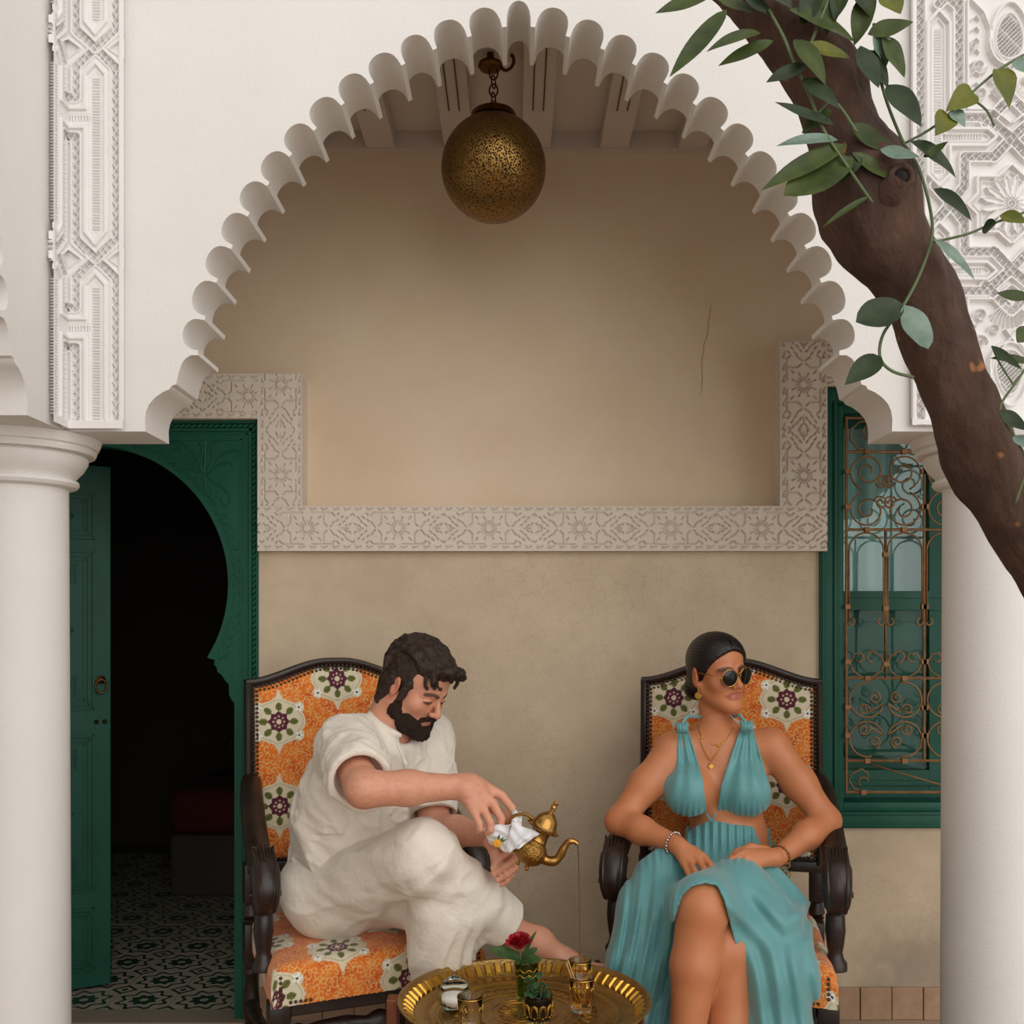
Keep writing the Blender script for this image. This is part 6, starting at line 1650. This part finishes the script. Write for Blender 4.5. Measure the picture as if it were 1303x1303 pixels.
nch_(sheet([(613, 1053, 2.52), (650, 1048, 2.50), (644, 1084, 2.496), (622, 1072, 2.535)], .006, seed=3).build('fold', m_nap, None, smooth=True))
nch_(sheet([(652, 1030, 2.535), (664, 1034, 2.52), (664, 1052, 2.50), (650, 1052, 2.505)], .008, seed=5).build('fold', m_nap, None, smooth=True))
fc = P(633, 1073, 2.490)
mb = MB()
for k in range(9):
    a = k*.698; mb.sphere(fc+Vector((.0065*math.cos(a), 0, .0055*math.sin(a))), .0046, 8, 6, (1, .4, 1))
mb.sphere(fc, .005, 8, 6, (1, .7, 1)); fl_ = nch_(mb.build('flower', mat('orange_thread', (232, 164, 52), .8), None, smooth=True))
mb = MB()
for (dx, dz) in ((.004, .018), (.018, .008), (.013, .012)): mb.tube([fc+Vector((dx*.4, 0, dz*.4)), fc+Vector((dx*.8, -.001, dz*.8)), fc+Vector((dx*1.2, 0, dz*1.2))], [.0008, .0028, .0004], 6)
nch_(mb.build('leaf', mat('green_thread', (70, 96, 50), .8), None, smooth=True))
# poured tea
gp = on_tray(738, 1262)
s0, s1 = P(735, 1076, TD-.014), Vector((gp.x, gp.y, TZ+.06))
mb = MB(); pts = []
for i in range(25):
    t = i/24; p = s0.lerp(s1, t); p.x = s0.x+(s1.x-s0.x)*math.sqrt(t); pts.append(p)
mb.tube(pts, [.0012-.0003*i/24+(.0008*max(0, math.sin(i*2.1)) if i > 13 else 0) for i in range(25)], 8)
tag(mb.build('tea_stream', m_tea, None, smooth=True), 'thin stream of tea falling from the teapot spout into a glass', 'tea')

# ---- rose in a green glass, mint in a black and gold glass
m_lf = mat('leaf_green', (64, 92, 44), .5, col2=(40, 66, 30), var_scale=40, spec=.4)
m_stem = mat('stem_green', (92, 108, 70), .6)
def leaf_mesh(base, tip, width, nrm, bend=.15, cup=.15, n=8, shape='lance', fold=.0):
    """leaf blade with midrib fold, tapering to a point"""
    base, tip = Vector(base), Vector(tip); d = tip-base; L_ = d.length; d.normalize(); nr = Vector(nrm); nr = (nr-d*nr.dot(d)); nr = nr.normalized() if nr.length > 1e-5 else d.orthogonal()
    w_ = d.cross(nr); vs, fs = [], []
    for i in range(n+1):
        t = i/n
        if shape == 'heart': hw = width/2*(math.sin(math.pi*min(1, t*.93+.07)**.62))**.9*(1-t*.12)
        elif shape == 'oval': hw = width/2*math.sin(math.pi*t)**.62
        else: hw = width/2*math.sin(math.pi*t**.8)**.85
        hw = max(hw, .0003); c = base+d*(L_*t)+nr*(-bend*L_*(2*t-1)**2*.5+bend*L_*.5)
        for s in (-1, -.5, 0, .5, 1): vs.append(c+w_*(s*hw)+nr*(cup*hw*abs(s)+.06*hw*math.sin(t*9+s)))
    for i in range(n):
        for j in range(4): a = i*5+j; fs.append((a, a+1, a+6, a+5))
    return vs, fs
def leaf_obj(name, parent, material, *a, **k):
    vs, fs = leaf_mesh(*a, **k); me = bpy.data.meshes.new(name); me.from_pydata([tuple(v) for v in vs], [], fs); me.polygons.foreach_set('use_smooth', np.ones(len(me.polygons), bool))
    me.materials.append(material); o = link(name, me); o.parent = parent; o.matrix_parent_inverse = Matrix.Translation(-parent.location); return o
vp = on_tray(670, 1272)
vase = tag(empty('rose_glass', tuple(vp)), 'tall green tinted glass holding the red rose', 'vase')
m_gg = mat('green_glass', (150, 190, 120), .03, trans=1.0, ior=1.45)
mb = MB(); tumbler(mb, .088, .0235, .0285, seg=28); mb.build('body', m_gg, vase, auto=50)
mb = MB()
for z_ in (.060, .072):
    mb.tube([((.0272+.0004)*math.cos(a), (.0272+.0004)*math.sin(a), z_+.003*math.sin(a*8)) for a in np.linspace(0, 2*math.pi, 65)[:-1]], .0012, 5, closed=True)
mb.build('gilding', m_gold, vase, smooth=True)
rose = tag(empty('rose', (vp.x-.01, vp.y, vp.z+.012)), 'red rose with green leaves standing in a green glass on the tray', 'flower')
m_pet = mat('rose_petal', (178, 10, 34), .55, col2=(128, 5, 20), var_scale=40)
rc = Vector(P(661, 1200, vp.y)); o_r = Vector(rose.location)
MB().tube([(0, 0, 0), tuple((rc-o_r)*.6+Vector((.002, 0, 0))), tuple(rc-o_r-Vector((0, 0, .012)))], .0022, 6).build('stem', m_stem, rose)
rr_ = random.Random(2)
for ring_, (np_, r_, h_, op) in enumerate(((3, .006, .034, .0), (4, .011, .034, .12), (5, .016, .032, .28), (6, .020, .028, .55))):
    for k in range(np_):
        a0 = 2*math.pi*k/np_+ring_*.7; vs, fs = [], []; n = 8
        for i in range(n+1):
            for j in range(n+1):
                u, v = i/n*2-1, j/n; an = a0+u*(2.6/np_)*1.1; rad_ = r_*(.35+.75*v**.6)+op*.012*v*v+(.003*v**6); zz = -.012+h_*v-op*.010*v**4-.006*abs(u)**3*v
                vs.append((math.cos(an)*rad_, math.sin(an)*rad_, zz))
        for i in range(n):
            for j in range(n): a = i*(n+1)+j; fs.append((a, a+1, a+n+2, a+n+1))
        o = MB().add(vs, fs).build('petal', m_pet, rose, smooth=True); o.location = rc-o_r; o.rotation_euler = (R(12), R(-6), 0)
for (tx, ty, w_, dd) in ((622, 1208, .030, .0), (690, 1222, .026, -.02), (684, 1206, .02, .01), (672, 1224, .022, -.03), (683, 1184, .010, .0), (656, 1226, .020, -.025)):
    leaf_obj('leaf', rose, m_lf, P(664, 1222, vp.y-.005), P(tx, ty, vp.y+dd), w_, (0, -.6, .8), shape='oval')
mp = on_tray(685, 1313)
mg = tag(empty('mint_glass', tuple(mp)), 'black glass with gold ornament holding sprigs of mint', 'glass')
m_bk = mat('black_glaze', (14, 12, 12), .15, spec=.6)
mb = MB(); tumbler(mb, .082, .0255, .0305, seg=32); mb.build('body', m_gl, mg, auto=50)
MB().lathe([(.030, .0282), (.031, .0286), (.074, .0303), (.075, .0302)], seg=40).build('black_band', m_bk, mg, auto=40)
mb = MB()
for k in range(10):
    a0 = 2*math.pi*k/10
    rad_ = lambda z_: .0287+(z_-.03)*.0375+.0004
    for s in (-1, 1):
        mb.tube([(rad_(.05+.012*math.sin(t))*math.cos(a0+s*.26*math.cos(t*.8)), rad_(.05+.012*math.sin(t))*math.sin(a0+s*.26*math.cos(t*.8)), .05+.012*math.sin(t)) for t in np.linspace(0, 5, 14)], .0011, 5)
    for z_ in (.036, .062): mb.sphere((rad_(z_)*math.cos(a0), rad_(z_)*math.sin(a0), z_), .0022, 6, 5)
mb.build('gold_ornament', m_gold, mg, smooth=True)
mint = tag(empty('mint_sprig', (mp.x, mp.y, mp.z+.013)), 'bunch of fresh mint leaves in the black and gold glass', 'mint')
rr_ = random.Random(9)
m_mint = mat('mint_green', (44, 84, 40), .5, col2=(30, 58, 28), var_scale=60, bump=.3, bump_scale=200)
for k in range(5):
    a = k*1.26; MB().tube([(0.008*math.cos(a), .008*math.sin(a), 0), (.012*math.cos(a), .012*math.sin(a), .05), (.018*math.cos(a), .018*math.sin(a), .085)], .0014, 5).build('stem', m_stem, mint)
for k in range(24):
    a = rr_.uniform(0, 6.28); h_ = rr_.uniform(.070, .096); r0 = rr_.uniform(.002, .016); r1 = r0+rr_.uniform(.014, .024)
    b0 = Vector(mint.location)+Vector((r0*math.cos(a), r0*math.sin(a), h_)); t0_ = Vector(mint.location)+Vector((r1*math.cos(a), r1*math.sin(a), h_+rr_.uniform(-.010, .014)))
    leaf_obj('leaf', mint, m_mint, b0, t0_, rr_.uniform(.013, .019), (0, -.2, 1), shape='oval', bend=.25)

# ================================================================== TREE LEANING ACROSS THE ARCH
m_bark = mat('bark', (92, 66, 52), .9, col2=(58, 40, 32), var_scale=9, bump=.8, bump_scale=60, stretch=(1, 1, .6))
N, L, b = nodes_of(m_bark)
tc = N.new('ShaderNodeTexCoord'); nz = N.new('ShaderNodeTexNoise'); nz.inputs['Scale'].default_value = 13; nz.inputs['Detail'].default_value = 2; L.new(tc.outputs['Object'], nz.inputs['Vector'])
mr = N.new('ShaderNodeMapRange'); mr.inputs[1].default_value = .66; mr.inputs[2].default_value = .69; L.new(nz.outputs['Fac'], mr.inputs[0])
old = b.inputs['Base Color'].links[0].from_socket; mx = N.new('ShaderNodeMix'); mx.data_type = 'RGBA'; L.new(mr.outputs[0], mx.inputs[0]); L.new(old, mx.inputs[6]); mx.inputs[7].default_value = srgb((168, 112, 72))+(1,); L.new(mx.outputs[2], b.inputs['Base Color'])
QD = 1.90
tree = tag(empty('orange_tree', tuple(P(1490, 1723, QD))), 'leaning brown tree trunk with glossy green leaves crossing in front of the arch', 'tree')
def tch(o): o.parent = tree; o.matrix_parent_inverse = Matrix.Translation(-tree.location); return o
cl = [(1490, 1723, 62), (1488, 1500, 55), (1475, 1250, 52), (1450, 1050, 50), (1405, 880, 48), (1350, 745, 47), (1300, 665, 46), (1262, 605, 45), (1236, 545, 44), (1208, 470, 42), (1180, 400, 44), (1152, 345, 50), (1122, 298, 58), (1098, 245, 64), (1086, 205, 58), (1074, 165, 47), (1055, 110, 45), (1030, 65, 47), (1000, 25, 50), (965, -20, 48), (930, -60, 46), (880, -120, 44), (830, -200, 40), (800, -330, 34)]
sm = smooth_path([tuple(P(x, y, QD)) for x, y, r_ in cl], 8); rads = smooth_path([(r_*QD/F, 0, 0) for x, y, r_ in cl], 8)
mb = MB(); mb.tube(sm, [r_.x for r_ in rads], 40)
va = np.array(mb.v); ctr = np.repeat(np.array([tuple(p) for p in sm]), 40, 0); dirv = va-ctr; ln = np.linalg.norm(dirv, axis=1, keepdims=True)+1e-9
nn = (vnoise(va*V3((14, 14, 9)), 3)-.5)*.016+(vnoise(va*V3((45, 45, 22)), 5)-.5)*.009
va = va+dirv/ln*nn[:, None]; mb.v = [tuple(v) for v in va]
tch(mb.build('trunk', m_bark, None, smooth=True))
# broken-off branch stub and knots
mb = MB(); kp = [P(1128, 250, QD-.06), P(1140, 235, QD-.085), P(1146, 226, QD-.092)]
mb.tube(kp, [.034, .026, .020], 16, cap=False); mb.tube([kp[-1]+Vector((.018*math.cos(t), -.004, .018*math.sin(t))) for t in np.linspace(0, 6.28, 17)[:-1]], .0055, 8, closed=True)
tch(mb.build('branch_stub', m_bark, None, smooth=True)); tch(MB().sphere(kp[-1]+Vector((0, .006, 0)), .016, 12, 8).build('knot_hollow', mat('dark_knot', (34, 26, 24), .95), None, smooth=True))
def vine_(pts, r_=.0027):
    tch(MB().tube(smooth_path([tuple(P(*p)) for p in pts], 6), r_, 6).build('twig', m_stem, None, smooth=True))
F0 = QD-.085
vine_([(978, 12, F0), (996, 45, F0), (1010, 78, F0-.01), (1030, 122, F0-.012), (1048, 165, F0-.015), (1074, 206, F0-.02), (1110, 258, F0-.005)])
vine_([(1112, 30, F0), (1116, 80, F0), (1128, 128, F0+.01), (1148, 178, F0), (1168, 212, F0), (1182, 258, F0), (1186, 300, F0), (1172, 345, F0), (1150, 388, F0-.005), (1124, 425, F0), (1120, 455, F0), (1135, 472, F0), (1162, 480, F0+.02)])
vine_([(1152, 182, F0), (1190, 160, F0-.01), (1232, 122, F0-.02), (1272, 88, F0-.02), (1310, 66, F0-.02)], .0022); vine_([(1188, 308, F0), (1230, 298, F0-.01), (1262, 285, F0-.01), (1310, 268, F0-.01)], .0022); vine_([(1232, 122, F0-.02), (1255, 140, F0-.02), (1265, 160, F0-.02)], .002)
vine_([(1040, 145, F0-.012), (1062, 130, F0-.02), (1090, 168, F0-.03)], .0024); vine_([(1030, 60, F0), (1050, 10, F0-.01), (1070, -30, F0)], .003); vine_([(1292, 640, F0), (1306, 590, F0-.01), (1290, 555, F0-.01), (1272, 522, F0-.01), (1290, 490, F0-.01), (1312, 455, F0-.01), (1312, 415, F0-.01), (1310, 378, F0-.01), (1318, 330, F0-.01)], .0022); vine_([(1290, 490, F0-.01), (1272, 462, F0-.01), (1262, 440, F0-.01)], .0016)
m_leaf = [mat('glossy_leaf_a', (70, 82, 26), .45, col2=(44, 58, 18), var_scale=25, spec=.3), mat('glossy_leaf_b', (44, 60, 26), .42, col2=(28, 42, 18), var_scale=25, spec=.3), mat('glossy_leaf_c', (104, 106, 22), .45, col2=(76, 84, 18), var_scale=25, spec=.3), mat('pale_leaf', (116, 138, 122), .3, col2=(84, 108, 90), var_scale=25, spec=.6)]
LV = [(925, 12, 852, 98, 22, 0), (968, 42, 899, 66, 15, 0), (984, 52, 914, 84, 17, 0), (1026, 82, 975, 105, 18, 1), (1004, 12, 1088, 54, 24, 0), (1010, 50, 1050, 108, 24, 0), (1024, 58, 1082, 74, 17, 2), (1104, 44, 1162, 28, 22, 0),
      (1122, 46, 1151, 99, 28, 0), (1102, -6, 1087, 58, 24, 0), (1122, -12, 1146, 18, 30, 2), (1128, 108, 1172, 161, 28, 1), (1062, 158, 986, 130, 16, 1), (1066, 178, 988, 186, 14, 3), (1078, 184, 969, 242, 24, 0), (1086, 202, 997, 249, 40, 0), (1082, 158, 1142, 194, 22, 0),
      (1084, 194, 1144, 232, 18, 0), (1120, 190, 1170, 200, 18, 3), (1158, 180, 1216, 226, 24, 1), (1188, 240, 1236, 281, 16, 1), (1188, 304, 1240, 356, 16, 3), (1150, 388, 1089, 410, 36, 1), (1150, 388, 1181, 444, 36, 3), (1121, 454, 1075, 490, 26, 1),
      (1272, 274, 1306, 284, 16, 2), (1250, 291, 1268, 284, 18, 1), (1310, 378, 1268, 373, 14, 0), (1310, 418, 1294, 436, 20, 0), (1312, 462, 1260, 456, 12, 0), (1272, 522, 1308, 548, 18, 1), (1290, 555, 1312, 575, 20, 3), (1262, 440, 1300, 470, 12, 1), (1095, 58, 1118, 112, 26, 1), (1092, 66, 1130, 112, 28, 1), (1112, 40, 1128, 84, 24, 3),
      (912, -12, 834, 17, 20, 0), (940, -10, 985, 22, 26, 1), (960, -22, 1010, 12, 26, 1), (1040, -20, 1020, 34, 24, 1), (1060, -14, 1052, 44, 22, 0), (1072, -20, 1062, 26, 20, 1), (900, -18, 960, 16, 24, 0), (1086, -22, 1110, 24, 28, 1), (1020, 100, 1068, 138, 18, 1), (1058, 140, 1020, 170, 16, 0), (1098, 200, 1052, 236, 22, 1), (1106, 250, 1046, 290, 8, 0), (1175, 200, 1206, 180, 12, 0)]
rr_ = random.Random(4)
for (x0_, y0_, x1_, y1_, w_, mi) in LV:
    dz = rr_.uniform(-.05, .01); tlt = rr_.uniform(-.5, .5)
    big = 1.12 if w_ > 12 else 1.0
    leaf_obj('leaf', tree, m_leaf[mi], P(x0_, y0_, F0-.012), P(x1_, y1_, F0+dz), w_*big*QD/F, (tlt*.4, -1, .35+tlt*.3), bend=rr_.uniform(-.1, .16), cup=rr_.uniform(.15, .35), n=10, shape='oval' if w_ >= 34 else 'lance')
for (x0_, y0_, x1_, y1_, w_, mi) in [(1272, 88, 1284, 138, 31, 2), (1238, 117, 1203, 142, 32, 2), (1207, 146, 1190, 173, 30, 2), (1212, 142, 1228, 162, 20, 3), (1290, 78, 1316, 98, 22, 3)]:
    leaf_obj('leaf', tree, m_leaf[mi], P(x0_, y0_, F0-.022), P(x1_, y1_, F0-.03), w_*QD/F, (.1, -1, .2), bend=.1, cup=.2, n=10, shape='heart')
